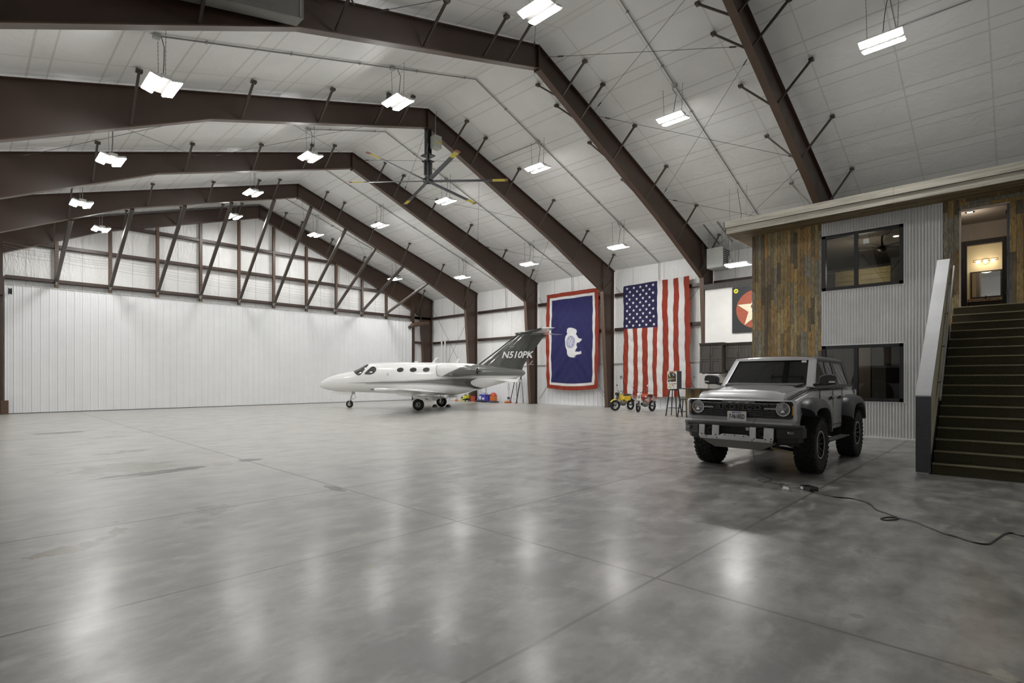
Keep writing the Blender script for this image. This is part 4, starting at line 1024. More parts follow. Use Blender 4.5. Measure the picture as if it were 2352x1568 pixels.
# ---------------------------------------------------------------- bar table, stools, tabletop game
bt = thing('bar_table', 'dark bar-height table with a plank base behind the truck bonnet', 'table', (21.2, 9.6, 0))
bm = B(); box(bm, (20.85, 8.6, 1.155), (21.5, 10.42, 1.195)); obj('table_top', bm, 'dark_wood', bt, smooth=False, bevel=.005)
t_ = planks('plank_base', 21.35, 8.7, 10.3, .02, 1.155, w=.12, parent=bt, seed=21)
bm = B(); box(bm, (21.352, 8.7, .0), (21.45, 10.3, 1.155)); obj('base_core', bm, 'dark_wood', bt, smooth=False)
def stool(x, y, h, mat, label, back=False, w=.2):
    t = thing('bar_stool', label, 'stool', (x, y, 0))
    bm = B(); lathe(bm, [(.02, h), (w * .82, h), (w * .9, h - .02), (w * .9, h - .045), (w * .8, h - .05), (.02, h - .05)], (x, y, 0), 'z', 20); obj('seat', bm, mat, t)
    for a in range(4):
        s, c = (1, 1, -1, -1)[a], (1, -1, 1, -1)[a]
        bm = B(); bar(bm, (x + s * w * .55, y + c * w * .55, h - .03), (x + s * w * 1.02, y + c * w * 1.02, 0), .035, .05); obj('leg', bm, mat, t, smooth=False, bevel=.006)
    bm = B(); r = w * .88; z = h * .3; P = [(x + r, y + r, z), (x + r, y - r, z), (x - r, y - r, z), (x - r, y + r, z)]
    for i in range(4): bar(bm, P[i], P[(i + 1) % 4], .018, .018)
    obj('foot_rail', bm, mat, t, smooth=False)
    if back:
        bm = B(); bar(bm, (x - w * .7, y - w * .6, h), (x - w * .85, y - w * .6, h + .42), .03, .03); bar(bm, (x - w * .7, y + w * .6, h), (x - w * .85, y + w * .6, h + .42), .03, .03); bar(bm, (x - w * .8, y - w * .7, h + .40), (x - w * .8, y + w * .7, h + .40), .03, .12); obj('backrest', bm, mat, t, smooth=False)
stool(21.15, 10.74, 1.14, 'black', 'tall black metal bar stool carrying the mini arcade game', w=.24)
stool(20.72, 10.06, .78, 'dark_wood', 'brown wooden bar stool tucked against the plank-base bar table', w=.2)
pb = thing('mini_arcade_game', 'small upright arcade game with a colourful face standing on the black stool', 'arcade game', (21.15, 10.74, 1.14))
bm = B(); box(bm, (21.0, 10.52, 1.15), (21.42, 10.97, 1.92)); obj('game_cabinet', bm, 'matte_black', pb, smooth=False, bevel=.01)
bm = B(); box(bm, (20.985, 10.53, 1.16), (20.998, 10.96, 1.91)); obj('face_panel', bm, 'white_pl', pb, smooth=False)
bm = B(); P = [(10.93, 1.42), (10.93, 1.74)] + [(10.745 + .185 * math.cos(a * PI / 12), 1.74 + .12 * math.sin(a * PI / 12)) for a in range(1, 12)] + [(10.56, 1.74), (10.56, 1.42)]
flat(bm, P, 20.982); obj('dark_display', bm, 'sign_black', pb, smooth=False)
rn = random.Random(4)
for mt, n in (('yellow', 9), ('orange', 7), ('lblue', 8), ('white_pl', 14), ('lime', 6)):
    bm = B()
    for q in range(n):
        y = 10.60 + rn.random() * .29; z = 1.2 + rn.random() * .62; s = .012 + rn.random() * .022
        if rn.random() < .5: flat(bm, [(y + s * math.cos(a * PI / 4), z + s * math.sin(a * PI / 4)) for a in range(8)], 20.980)
        else: flat(bm, [(y - s * 1.5, z - s * .4), (y + s * 1.5, z - s * .4), (y + s * 1.5, z + s * .4), (y - s * 1.5, z + s * .4)], 20.980)
    obj('face_artwork', bm, mt, pb, smooth=False)
bm = B(); box(bm, (20.975, 10.62, 1.855), (20.984, 10.87, 1.90)); obj('marquee', bm, 'orange', pb, smooth=False)
bm = B(); box(bm, (20.95, 10.53, 1.40), (21.0, 10.96, 1.45)); obj('control_ledge', bm, 'white_pl', pb, smooth=False)

# switches on the flag wall
for y, z, lb in ((16.12, 1.7, 'small grey control plate on the wall between the two flags'), (11.85, 1.66, 'small white thermostat on the wall between the striped flag and the kitchen')):
    t = thing('wall_switch', lb, 'switch', (XW - .06, y, z)); bm = B(); box(bm, (XW - .085, y - .07, z - .08), (XW - .05, y + .07, z + .06)); obj('cover_plate', bm, 'galv' if y > 14 else 'white_pl', t, smooth=False, bevel=.005)
    bm = B(); box(bm, (XW - .09, y - .02, z - .02), (XW - .083, y + .03, z + .03)); obj('display', bm, 'black', t, smooth=False)
# white plastic pipes by the corner
for y, lb in ((31.5, 'tall white plastic pipe with a hooked top, nearer the door'), (31.1, 'tall white plastic pipe with a hooked top, nearer the jet')):
    t = tag(obj('vent_pipe', (lambda b_: (tube(b_, [(25.1, y, 0), (25.1, y, 4.35), (25.1, y - .05, 4.45), (25.1, y - .3, 4.48)], .055, 10), b_)[1])(B()), 'white_pl'), lb, 'pipe', 'white plastic vent pipes')

# ---------------------------------------------------------------- clutter along the wall behind the jet
t = thing('tote_bag', 'bright blue tote bag with white marks standing by the frame column', 'bag', (24.9, 26.55, 0))
bm = B(); prism(bm, [(26.06, .02), (27.05, .02), (26.98, .5), (26.12, .52)], lambda a, b: (24.7 + (b - .02) * .12, a, b), lambda a, b: (25.15 - (b - .02) * .1, a, b)); fixn(bm); obj('bag_body', bm, 'blue', t, smooth=False, bevel=.03)
bm = B(); box(bm, (24.70, 26.72, .16), (24.71, 26.92, .40)); box(bm, (24.70, 26.4, .16), (24.71, 26.62, .30)); obj('white_mark', bm, 'white_pl', t, smooth=False)
bm = B(); [tube(bm, [(24.9 + s * .1, 26.3, .5), (24.9 + s * .1, 26.4, .60), (24.9 + s * .1, 26.7, .60), (24.9 + s * .1, 26.8, .5)], .012, 6) for s in (-1, 1)]; obj('handle', bm, 'blue', t)
t = thing('shop_vacuum', 'orange and black shop vacuum beside the blue tote bag', 'vacuum', (24.9, 25.7, 0))
bm = B(); lathe(bm, [(.02, .06), (.22, .06), (.25, .12), (.25, .40), (.22, .44), (.02, .44)], (24.9, 25.7, 0), 'z', 20); obj('tank', bm, 'orange', t)
bm = B(); lathe(bm, [(.25, .42), (.25, .47), (.16, .60), (.10, .65), (.02, .66)], (24.9, 25.7, 0), 'z', 20); obj('motor_head', bm, 'red', t)
bm = B(); tube(bm, [(24.68, 25.9, .45), (24.6, 26.0, .5), (24.6, 26.1, .42)], .04, 8); box(bm, (24.66, 25.62, .43), (24.7, 25.95, .5)); obj('hose_port', bm, 'black', t)
for q in range(4):
    bm = B(); a = q * PI / 2 + .7; ball(bm, (24.9 + .22 * math.cos(a), 25.7 + .22 * math.sin(a), .035), .035); obj('caster', bm, 'black', t)
t = tag(obj('push_broom', (lambda b_: (tube(b_, [(24.45, 26.0, .04), (24.62, 26.12, 1.15)], .017, 6), box(b_, (24.4, 25.85, 0), (24.5, 26.2, .06)), b_)[2])(B()), 'black'), 'black-handled push broom leaning between the blue bag and the orange vacuum', 'broom')
for y, L, lb in ((26.4, .95, 'dark rolled mat lying on the floor in front of the blue tote bag'), (25.1, .85, 'dark green rolled tarp lying on the floor between vacuum and rag')):
    bm = B(); P = [(24.35, y - L / 2, .07), (24.37, y, .075), (24.33, y + L / 2, .07)]; tube(bm, P, [.055, .07, .06], 10); tube(bm, [(24.35, y - L * .2, .075), (24.35, y - L * .19, .075)], .078, 10); tag(obj('rolled_mat', bm, 'matte_black' if y > 26 else 'slate'), lb, 'mat')
bm = B(); ball(bm, (24.9, 24.32, .05), .22, 0, 3, (1, 1.2, .35))
for v in bm.verts: v.co.z = max(.0, v.co.z + .03 * math.sin(v.co.y * 31 + v.co.x * 17))
tag(obj('orange_rag', bm, 'orange'), 'crumpled orange rag on the floor beside the ladder foot', 'rag')
t = thing('step_ladder', 'narrow black step ladder leaning by the wall behind the jet tail', 'ladder', (24.9, 23.7, 0))
for s in (0, 1):
    bm = B(); y0 = 24.0 if s else 23.44; y1 = 23.82 if s else 23.36; bar(bm, (24.75, y0, 0), (25.1, y1, 1.75), .06, .04); obj('side_rail', bm, 'black', t, smooth=False)
    bm = B(); bar(bm, (25.42, y0, 0), (25.15, y1, 1.75), .03, .03); obj('rear_rail', bm, 'black', t, smooth=False)
    bm = B(); box(bm, (24.70, y0 - .05, 0), (24.82, y0 + .05, .06)); obj('foot', bm, 'red', t, smooth=False)
for k in range(5):
    z = .28 + k * .31; u = z / 1.75; x = 24.75 + .35 * u
    bm = B(); box(bm, (x - .05, 23.44 - .08 * u, z), (x + .05, 24.0 - .18 * u, z + .025)); obj('step', bm, 'alu', t, smooth=False)
bm = B(); box(bm, (25.02, 23.33, 1.75), (25.24, 23.85, 1.80)); obj('top_cap', bm, 'black', t, smooth=False)
def bucket(x, y, r, h, mat, label, name='bucket'):
    t = thing(name, label, 'bucket', (x, y, 0))
    bm = B(); lathe(bm, [(.01, .01), (r * .82, 0), (r, h), (r * .96, h), (r * .8, .02), (.01, .02)], (x, y, 0), 'z', 20); obj('pail', bm, mat, t)
    bm = B(); tube(bm, [(x, y + r * math.cos(a * PI / 8), h * .9 - r * .6 * math.sin(a * PI / 8)) for a in range(9)], .005, 5); obj('wire_handle', bm, 'alu', t); return t
bucket(24.85, 27.72, .17, .38, 'red', 'red plastic bucket between the yellow mop bucket and the column')
t = thing('mop_bucket', 'lime yellow mop bucket with wringer on wheels', 'bucket', (24.7, 28.3, 0))
bm = B(); prism(bm, [(28.12, .08), (28.48, .08), (28.56, .30), (28.06, .30)], lambda a, b: (24.5, a, b), lambda a, b: (24.85, a, b)); fixn(bm); obj('tub', bm, 'black', t, smooth=False, bevel=.02)
bm = B(); prism(bm, [(28.0, .22), (28.3, .16), (28.36, .3), (28.1, .46), (27.96, .44)], lambda a, b: (24.48, a, b), lambda a, b: (24.87, a, b)); bar(bm, (24.48, 28.5, .1), (24.48, 28.1, .3), .05, .06); bar(bm, (24.48, 28.52, .06), (24.48, 28.2, .03), .05, .06); fixn(bm); obj('wringer', bm, 'lime', t, smooth=False)
for q in range(4):
    bm = B(); ball(bm, (24.55 + .25 * (q % 2), 28.16 + .28 * (q // 2), .04), .04); obj('caster', bm, 'black', t)
t = tag(obj('spray_bottle', (lambda b_: (lathe(b_, [(.01, 0), (.07, 0), (.075, .18), (.03, .24), (.03, .29), (.01, .29)], (24.9, 28.72, 0), 'z', 14), b_)[1])(B()), 'lblue'), 'pale blue plastic jug next to the mop bucket', 'jug')
bucket(24.9, 29.15, .16, .36, 'white_pl', 'white bucket nearest the pale blue jug')
bucket(24.85, 29.62, .16, .34, 'white_pl', 'white bucket next along, just clear of the jet wheel')
t = tag(obj('dust_pan', (lambda b_: (prism(b_, [(28.9, 0), (29.3, 0), (29.2, .10), (29.0, .03)], lambda a, c: (24.5, a, c), lambda a, c: (24.7, a, c)), fixn(b_))[1])(B()), 'orange', smooth=False), 'small orange scoop in front of the white buckets', 'scoop')
bm = B(); tube(bm, [(25.48, 24.85, 1.35), (25.45, 24.9, .9), (25.46, 24.8, .8), (25.47, 24.75, 1.0), (25.48, 24.83, 1.3), (25.5, 24.84, .3)], .008, 6); box(bm, (25.42, 24.78, .22), (25.55, 24.9, .36)); tag(obj('hanging_cord', bm, 'cable'), 'thin looped cord hanging on the wall between the ladder and the orange vacuum', 'cord')
# point lights added to brighten the lodge rooms
def lamp(name, loc, power, col, size=.3, label='warm room lamp'):
    L = bpy.data.lights.new(name, 'POINT'); L.energy = power; L.color = col; L.shadow_soft_size = size
    o = bpy.data.objects.new(name, L); COL.objects.link(o); o.location = loc; return o
for nm, par, loc, p, c in (('hall_bulb', dl, (18.15, .98, 5.7), 9, (1, .86, .70)), ('bedroom_fill', dl2, (19.6, 3.6, 5.0), 20, (1, .88, .70)), ('vanity_bulb', vl, (21.3, (ly0 + ly1) / 2, lz - .05), 10, (1, .82, .55))):  # the bedroom one is an added fill, hung clear of its downlight
    o = lamp(nm, loc, p, c); o.parent = par; o.matrix_parent_inverse = INV[par.name]
rl = thing('added_room_light', 'added ceiling light brightening the downstairs room behind the lower window', 'ceiling light', (19, 3.5, 2.9))  # added fixture and lamp that brighten the room behind the lower window
bm = B(); lathe(bm, [(.01, 2.98), (.12, 2.98), (.12, 3.04), (.01, 3.04)], (19.2, 4.4, 0), 'z', 16); obj('light_dome', bm, 'white_pl', rl)
o = lamp('room_fill', (19.2, 4.4, 2.7), 14, (1, .85, .7)); o.parent = rl; o.matrix_parent_inverse = INV[rl.name]
# ---------------------------------------------------------------- business jet
def interp(T, s, k):
    if s >= T[0][0]: return T[0][k]
    for a, b in zip(T, T[1:]):
        if b[0] <= s <= a[0]:
            u = (a[0] - s) / (a[0] - b[0]); return a[k] + (b[k] - a[k]) * u
    return T[-1][k]
FT = [(6.44, 1.25, 1.21, .02), (6.40, 1.35, 1.14, .10), (6.28, 1.47, 1.07, .19), (6.0, 1.63, .99, .31), (5.64, 1.76, .93, .40), (5.3, 1.85, .90, .47), (4.8, 1.94, .88, .55), (4.4, 2.01, .87, .61), (4.1, 2.13, .86, .65), (3.6, 2.38, .845, .71),
      (3.35, 2.435, .84, .73), (3.1, 2.46, .83, .745), (2.4, 2.47, .80, .76), (1, 2.46, .76, .76), (-.4, 2.45, .73, .75), (-1.4, 2.43, .75, .70), (-2.0, 2.39, .87, .62), (-2.7, 2.335, 1.04, .52), (-3.4, 2.25, 1.24, .40), (-4.0, 2.16, 1.40, .30), (-4.6, 2.10, 1.62, .20), (-4.88, 2.06, 1.73, .15), (-5.02, 1.96, 1.80, .06)]
def smooth_i(s, k):
    return sum(interp(FT, s + d, k) * w_ for d, w_ in ((-.12, .2), (-.06, .2), (0, .2), (.06, .2), (.12, .2))) if -4.8 < s < 6.1 else interp(FT, s, k)
def hull(s, th):
    t, b, w_ = smooth_i(s, 1), smooth_i(s, 2), smooth_i(s, 3); zc, h = (t + b) / 2, (t - b) / 2; e = 2 / 2.25
    c, q = math.cos(th), math.sin(th)
    return (s, w_ * math.copysign(abs(c) ** e, c), zc + h * math.copysign(abs(q) ** e, q))
def hull_th(s, z):
    t, b = smooth_i(s, 1), smooth_i(s, 2); zc, h = (t + b) / 2, (t - b) / 2
    v = max(-1, min(1, (z - zc) / h)); return math.asin(math.copysign(abs(v) ** (2.25 / 2), v))
jet = thing('jet_airplane', 'white and dark grey twin-engine business jet with a tall swept tail', 'airplane', (17.28, 22.57, 0), math.atan2(.8387, -.5446))
JI = INV[jet.name]; local(jet)
PW, PD, PM, PB, PS = (.86, .86, .85), (.060, .064, .060), (.17, .175, .17), (.008, .008, .008), (.45, .46, .45)
def sm(d, w=.012): return max(0.0, min(1.0, .5 + d / (2 * w)))
def lerpc(a, b, f): return tuple(x + (y - x) * f for x, y in zip(a, b))
UP = [(4.6, 1.362), (1.33, 1.455), (-1.35, 1.60), (-3.2, 1.62), (-6, 1.70)]; LO = [(4.6, 1.358), (1.33, 1.345), (-.2, 1.33), (-1.35, 1.25), (-2.2, 1.15), (-3.05, 1.03), (-6, .9)]
def livery(c):
    s, z = c[0], c[2]; col = PW
    u, l = interp(UP, s, 1), interp(LO, s, 1)
    if s < 4.5:
        cres = ((s + 3.55) / 1.15) ** 2 + ((z - 1.38) / .30) ** 2   # pale oval behind the crescent
        dark = PM if s > 1.2 - (z - 1.4) * 3 else (lerpc(PM, PD, min(1, (1.2 - s) / 2.5)))
        if s > -3.55 - .2:
            f = sm(u - z) * sm(z - l); col = lerpc(col, dark, f * sm(cres - 1.0, .03))
            if 1.0 < cres < 1.16 and l - .02 < z < u: col = PW
            elif 1.16 <= cres < 1.16 + .62 * max(0, min(1, (1.62 - z) / .12)) and s < -1.6 and l - .02 < z < u: col = PB
            col = lerpc(col, PB, sm(z - (l - .045), .01) * sm((l - .02) - z, .01) * (1 if s < 3.4 else 0))
            col = lerpc(col, PS, sm(z - (u + .02), .01) * sm((u + .05) - z, .01) * (1 if s < 2.6 else max(0, .5 - (s - 2.6))))
    # dark tail cone above a slanted edge
    edge = -1.15 - (z - 1.72) * 2.1
    f = sm(edge - s, .02) * sm(z - (1.735 - .012 * s * 0), .012); tone = lerpc(PM, PD, .55)
    col = lerpc(col, tone, f)
    if s < -1.2: col = lerpc(col, PS, sm(z - 1.665, .01) * sm(1.72 - z, .01) * .8)
    return col
bm = B(); NS, NT = 430, 240; secs = []
for i in range(NS + 1):
    u = i / NS; s = 6.44 - (u ** 1.15) * 11.46
    secs.append([hull(s, 2 * PI * k / NT) for k in range(NT)])
loft(bm, secs); fixn(bm); fus = obj('fuselage', bm, 'plane_paint', jet, ang=50); paint_attr(fus, livery)
def patch(bm, poly, fn, off=.006, rings=5, dens=8):
    P = []; n = len(poly)
    for i in range(n):
        for q in range(dens):
            u = q / dens; P.append((poly[i][0] + (poly[(i + 1) % n][0] - poly[i][0]) * u, poly[i][1] + (poly[(i + 1) % n][1] - poly[i][1]) * u))
    cx, cy = sum(p[0] for p in P) / len(P), sum(p[1] for p in P) / len(P)
    ce = bm.verts.new(fn(cx, cy, off)); prev = None
    for r in range(1, rings + 1):
        k = r / rings; ring = [bm.verts.new(fn(cx + (p[0] - cx) * k, cy + (p[1] - cy) * k, off)) for p in P]
        for i in range(len(ring)):
            j = (i + 1) % len(ring)
            if prev is None: bm.faces.new((ce, ring[i], ring[j]))
            else: bm.faces.new((prev[i], ring[i], ring[j], prev[j]))
        prev = ring
def out(p, off):   # push a hull point outwards
    t, b = smooth_i(p[0], 1), smooth_i(p[0], 2); zc = (t + b) / 2; v = Vector((0, p[1], p[2] - zc)).normalized(); return (p[0] + off * .3, p[1] + v.y * off, p[2] + v.z * off)
def rounded(poly, k=2):
    for _ in range(k):
        Q = []
        for i in range(len(poly)):
            a, b = poly[i], poly[(i + 1) % len(poly)]; Q += [(a[0] * .75 + b[0] * .25, a[1] * .75 + b[1] * .25), (a[0] * .25 + b[0] * .75, a[1] * .25 + b[1] * .75)]
        poly = Q
    return poly
for sd in (1, -1):
    fz = lambda s, z, off: (lambda p: (p[0], p[1] * sd, p[2]))(out(hull(s, hull_th(s, z)), off))
    for cs in (1.45, .74, .03):
        bm = B(); patch(bm, [(cs + .20 * math.cos(a * PI / 8), 2.05 + .125 * math.sin(a * PI / 8)) for a in range(16)], fz, .004, dens=2); obj('cabin_window_rim', bm, 'galv', jet, ang=180)
        bm = B(); patch(bm, [(cs + .185 * math.cos(a * PI / 8), 2.05 + .112 * math.sin(a * PI / 8)) for a in range(16)], fz, .010, dens=2); obj('cabin_window', bm, 'plane_glass', jet, ang=180)
    bm = B(); patch(bm, rounded([(3.50, 1.84), (3.30, 2.03), (3.10, 2.24), (2.90, 2.22), (2.78, 2.08), (2.84, 1.92), (3.0, 1.82), (3.25, 1.80)], 1), fz, .008, dens=4); obj('cockpit_side_window', bm, 'plane_glass', jet, ang=180)
    ft = lambda s, th, off: (lambda p: (p[0], p[1] * sd, p[2]))(out(hull(s, R(th)), off))
    bm = B(); patch(bm, rounded([(4.42, 88), (3.66, 88), (3.42, 66), (3.34, 55), (3.47, 34), (3.66, 13), (3.86, 14), (4.05, 30), (4.30, 62)], 1), ft, .008, rings=8, dens=5); obj('windshield', bm, 'plane_glass', jet, ang=180)
# nose door lines, handle
bm = B()
for s in (5.28, 4.78):
    for q in range(6): z = 1.33 + q * .02; p = out(hull(s, hull_th(s, z)), .002); box(bm, (p[0] - .006, p[1] - .002, p[2]), (p[0] + .006, p[1] + .002, p[2] + .018))
p = out(hull(2.12, hull_th(2.12, 1.8)), .003)
for q in range(5): box(bm, (2.08, p[1] - .01 + .004 * q, 1.72 + q * .035), (2.16, p[1] + .004 * q * .6, 1.745 + q * .035))
obj('door_handle', bm, 'galv', jet, smooth=False)
# wings
def aero(chord_le, chord_te, y, z, th, n=14):
    pts = []
    for k in range(n):
        u = k / (n - 1); x = chord_le + (chord_te - chord_le) * u; pts.append((x, y, z + th * (2.6 * math.sqrt(u) * (1 - u)) * .55 + th * .05))
    for k in range(n - 2, 0, -1):
        u = k / (n - 1); x = chord_le + (chord_te - chord_le) * u; pts.append((x, y, z - th * (2.6 * math.sqrt(u) * (1 - u)) * .38 + th * .05))
    return pts
for sd in (1, -1):
    bm = B(); loft(bm, [aero(2.1, -.95, 0, .82, .46), aero(1.8, -.92, .75 * sd, .84, .40), aero(1.1, -.9, 2.2 * sd, .93, .29), aero(.30, -.93, 6.2 * sd, 1.12, .14), aero(.12, -.90, 6.42 * sd, 1.14, .09)]); fixn(bm)
    wg = obj('wing', bm, 'plane_white', jet, ang=50)
    bm = B(); ball(bm, (-.1, 6.45 * sd, 1.145), .10, 0, 2, (3.6, .7, .7)); obj('wingtip_fairing', bm, 'plane_white', wg)
    bm = B(); loft(bm, [aero(-.55, -1.25, .85 * sd, .60, .09), aero(-.62, -1.22, 3.9 * sd, .84, .07)]); fixn(bm)
    for yy in (1.3, 2.6, 3.5): bar(bm, (-.35, yy * sd, .78), (-.95, yy * sd, .62), .03, .10)
    obj('flap', bm, 'plane_white', wg, ang=50)
    bm = B(); box(bm, (.15, 6.48 * sd - .04, 1.12), (.3, 6.48 * sd + .04, 1.18)); obj('navigation_light', bm, 'lamp_glass', wg, smooth=False)
    # main gear
    gy = 1.8 * sd
    mg = None
    bm = B(); tube(bm, [(.05, gy - .16 * sd, .88), (.02, gy - .16 * sd, .34)], [.05, .035], 10); tube(bm, [(.02, gy - .18 * sd, .31), (.02, gy + .02 * sd, .31)], .04, 10); tube(bm, [(-.1, gy - .16 * sd, .8), (-.16, gy - .16 * sd, .55), (.02, gy - .16 * sd, .38)], .018, 6)
    mg = obj('landing_gear_leg', bm, 'alu', jet)
    bm = B(); lathe(bm, [(.15, -.085), (.24, -.09), (.285, -.06), (.298, 0), (.285, .06), (.24, .09), (.15, .085)], (.03, gy, .298), 'y', 32); obj('tyre', bm, 'rubber', mg)
    bm = B(); lathe(bm, [(.02, -.09), (.06, -.09), (.08, -.04), (.13, -.04), (.155, -.08), (.155, .08), (.13, .04), (.08, .04), (.05, .1), (.02, .1)], (.03, gy, .298), 'y', 24); obj('wheel_hub', bm, 'plane_dark', mg)
    bm = B(); ball(bm, (.03, gy + .1 * sd, .298), .03, 0, 1); obj('hub_cap', bm, 'chrome', mg)
    bm = B(); prism(bm, rounded([(.52, .84), (.05, .84), (-.02, .58), (.15, .42), (.34, .34), (.46, .42), (.40, .58)], 1), lambda a, b: (a, gy - .30 * sd, b), lambda a, b: (a, gy - .33 * sd, b)); fixn(bm); obj('gear_door', bm, 'plane_white', mg, smooth=False)
    bm = B(); prism(bm, [(-.45, .80), (-.95, .78), (-.62, .50)], lambda a, b: (a, gy - .55 * sd, b), lambda a, b: (a, gy - .52 * sd, b)); fixn(bm); obj('gear_door', bm, 'plane_white', mg, smooth=False)
    # engine nacelle on the rear fuselage
    prof = [(-.74, .20), (-.72, .30), (-.78, .335), (-.95, .355), (-1.3, .36), (-1.8, .335), (-2.3, .27), (-2.72, .20), (-2.79, .17)]
    bm = B(); secs = []
    for (s, r) in prof:
        zc = 2.06 - .09 * max(0, (-s - .8)) / 2.0; secs.append([(s, sd * 1.06 + r * math.cos(a * PI / 20) * .98, zc + r * math.sin(a * PI / 20)) for a in range(40)])
    S2 = []
    for a, b in zip(secs, secs[1:]):   # refine for the painted edge
        for q in range(12): u = q / 12; S2.append([tuple(x + (y - x) * u for x, y in zip(p1, p2)) for p1, p2 in zip(a, b)])
    S2.append(secs[-1]); loft(bm, S2, caps=False); fixn(bm)
    en = obj('engine_nacelle', bm, 'plane_paint', jet, ang=50)
    paint_attr(en, lambda c: lerpc(PW, lerpc(PM, PD, .75), sm((-1.02 - (c[2] - 1.72) * 2.25) - c[0], .025)))
    bm = B(); lathe(bm, [(.01, -.98), (.30, -.98), (.315, -.73)], (0, sd * 1.06, 2.05), 'x', 32); obj('intake', bm, 'black', en)
    bm = B(); lathe(bm, [(.01, -2.5), (.165, -2.5), (.172, -2.80), (.15, -2.80), (.15, -2.55)], (0, sd * 1.06, 1.972), 'x', 32); lathe(bm, [(.12, -2.55), (.08, -2.75), (.01, -3.05)], (0, sd * 1.06, 1.972), 'x', 20); obj('exhaust', bm, 'black', en)
    bm = B(); lathe(bm, [(.325, -.76), (.345, -.735), (.35, -.76)], (0, sd * 1.06, 2.05), 'x', 40); obj('intake_lip', bm, 'alu', en)
    bm = B(); loft(bm, [aero(-1.0, -2.75, .55 * sd, 2.03, .22), aero(-1.0, -2.6, .95 * sd, 2.03, .20)]); fixn(bm); obj('pylon', bm, 'plane_dark', en)
    # ventral strake
    bm = B(); prism(bm, [(-3.05, .16, 1.60), (-4.72, .22, 1.56), (-4.78, .62, 1.44), (-4.55, .66, 1.42)], lambda a, b, c: (a, b * sd, c + .008), lambda a, b, c: (a, b * sd, c - .008)); fixn(bm); obj('ventral_strake', bm, 'plane_white', jet, smooth=False)
    # tailplane half
    bm = B(); loft(bm, [aero(-4.72, -6.12, 0, 3.90, .15), aero(-4.95, -6.22, .35 * sd, 3.915, .13), aero(-6.14, -6.80, 1.95 * sd, 3.985, .06)]); fixn(bm)
    for f in bm.faces:
        c = f.calc_center_median(); f.material_index = 1 if c.x < -5.95 - .0 else 0
    tp = obj('tailplane', bm, ['plane_dark', 'plane_white'], jet, ang=50)
# fin
def finsec(le, te, z, th):
    return [(le + (te - le) * u, y * th, z) for u, y in ((0, 0), (.08, .7), (.3, 1), (.7, .75), (1, .08), (1, -.08), (.7, -.75), (.3, -1), (.08, -.7))]
bm = B(); loft(bm, [finsec(-2.62, -4.90, 2.06, .10), finsec(-2.75, -4.95, 2.25, .10), finsec(-3.72, -5.50, 3.05, .08), finsec(-4.70, -6.08, 3.84, .055)]); fixn(bm)
fin = obj('tail_fin', bm, 'plane_dark', jet, ang=40)
bm = B(); ball(bm, (-5.3, 0, 3.90), .13, 0, 3, (6.2, .8, .85)); obj('fin_bullet_fairing', bm, 'plane_dark', fin)
bm = B(); bar(bm, (-3.98, .082, 2.20), (-5.28, .05, 3.66), .012, .02); bar(bm, (-3.98, -.082, 2.20), (-5.28, -.05, 3.66), .012, .02); obj('rudder_gap', bm, 'black', fin, smooth=False)
bm = B(); tube(bm, [(-2.60, 0, 2.32), (-3.70, 0, 3.12), (-4.68, 0, 3.88)], .035, 10); obj('leading_edge_boot', bm, 'black', fin)
for sd in (1, -1):
    m = frameM((-4.62, sd * .090, 2.80), (-sd, 0, 0), (0, 0, 1)) @ Matrix.Rotation(R(0), 4, 'Y')
    bm = text_bm('N510PK', .47, .002, m, .30, 1.0, .98)
    obj('registration_lettering', bm, 'star_white', fin, smooth=False)['label'] = 'white slanted letters N510PK'
    bm = B()
    for s, z in ((-4.35, 3.32), (-5.35, 2.42)):
        bar(bm, (s - .12, sd * .085, z - .1), (s + .13, sd * .085, z - .1), .01, .025); bar(bm, (s + .05, sd * .085, z - .06), (s - .08, sd * .08, z + .08), .01, .02)
    obj('placard_mark', bm, 'alu', fin, smooth=False)
bm = B(); lathe(bm, [(.01, 0), (.05, 0), (.045, -.05), (.01, -.06)], (-5.0, 0, 1.90), 'x', 12); obj('tail_light', bm, 'lamp_glass', jet)
# antennas
for s, h, sw in ((-.02, .24, .22), (-1.32, .18, .14)):
    bm = B(); prism(bm, [(s, 2.43), (s - .14, 2.43), (s - sw - .12, 2.43 + h + .02), (s - sw - .02, 2.43 + h + .03)], lambda a, b: (a, -.012, b), lambda a, b: (a, .012, b)); fixn(bm); obj('blade_antenna', bm, 'plane_white', jet, smooth=False)
bm = B(); tube(bm, [(-.24, 0, 2.69), (-.5, 0, 2.69)], .01, 6); box(bm, (.75, -.06, 2.45), (.92, .06, 2.52)); obj('roof_aerial', bm, 'plane_white', jet)
# nose gear
bm = B(); tube(bm, [(4.50, 0, .92), (4.66, 0, .30)], [.045, .03], 10); tube(bm, [(4.44, 0, .72), (4.28, 0, .58), (4.56, 0, .44)], .016, 6); bar(bm, (4.63, .09, .42), (4.68, .09, .20), .02, .05); bar(bm, (4.63, -.09, .42), (4.68, -.09, .20), .02, .05); tube(bm, [(4.67, -.1, .20), (4.67, .1, .20)], .02, 8)
ng = obj('nose_gear_leg', bm, 'alu', jet)
bm = B(); lathe(bm, [(.10, -.05), (.17, -.055), (.20, -.03), (.205, 0), (.20, .03), (.17, .055), (.10, .05)], (4.68, 0, .205), 'y', 28); obj('tyre', bm, 'rubber', ng)
bm = B(); lathe(bm, [(.01, -.05), (.04, -.05), (.05, -.02), (.09, -.02), (.105, -.05), (.105, .05), (.09, .02), (.05, .02), (.04, .05), (.01, .05)], (4.68, 0, .205), 'y', 20); obj('wheel_hub', bm, 'alu', ng)
bm = B(); box(bm, (4.45, -.2, .74), (5.65, -.18, .92)); box(bm, (4.45, .18, .70), (5.65, .20, .90)); obj('gear_door', bm, 'plane_white', ng, smooth=False)
INV[jet.name] = JI
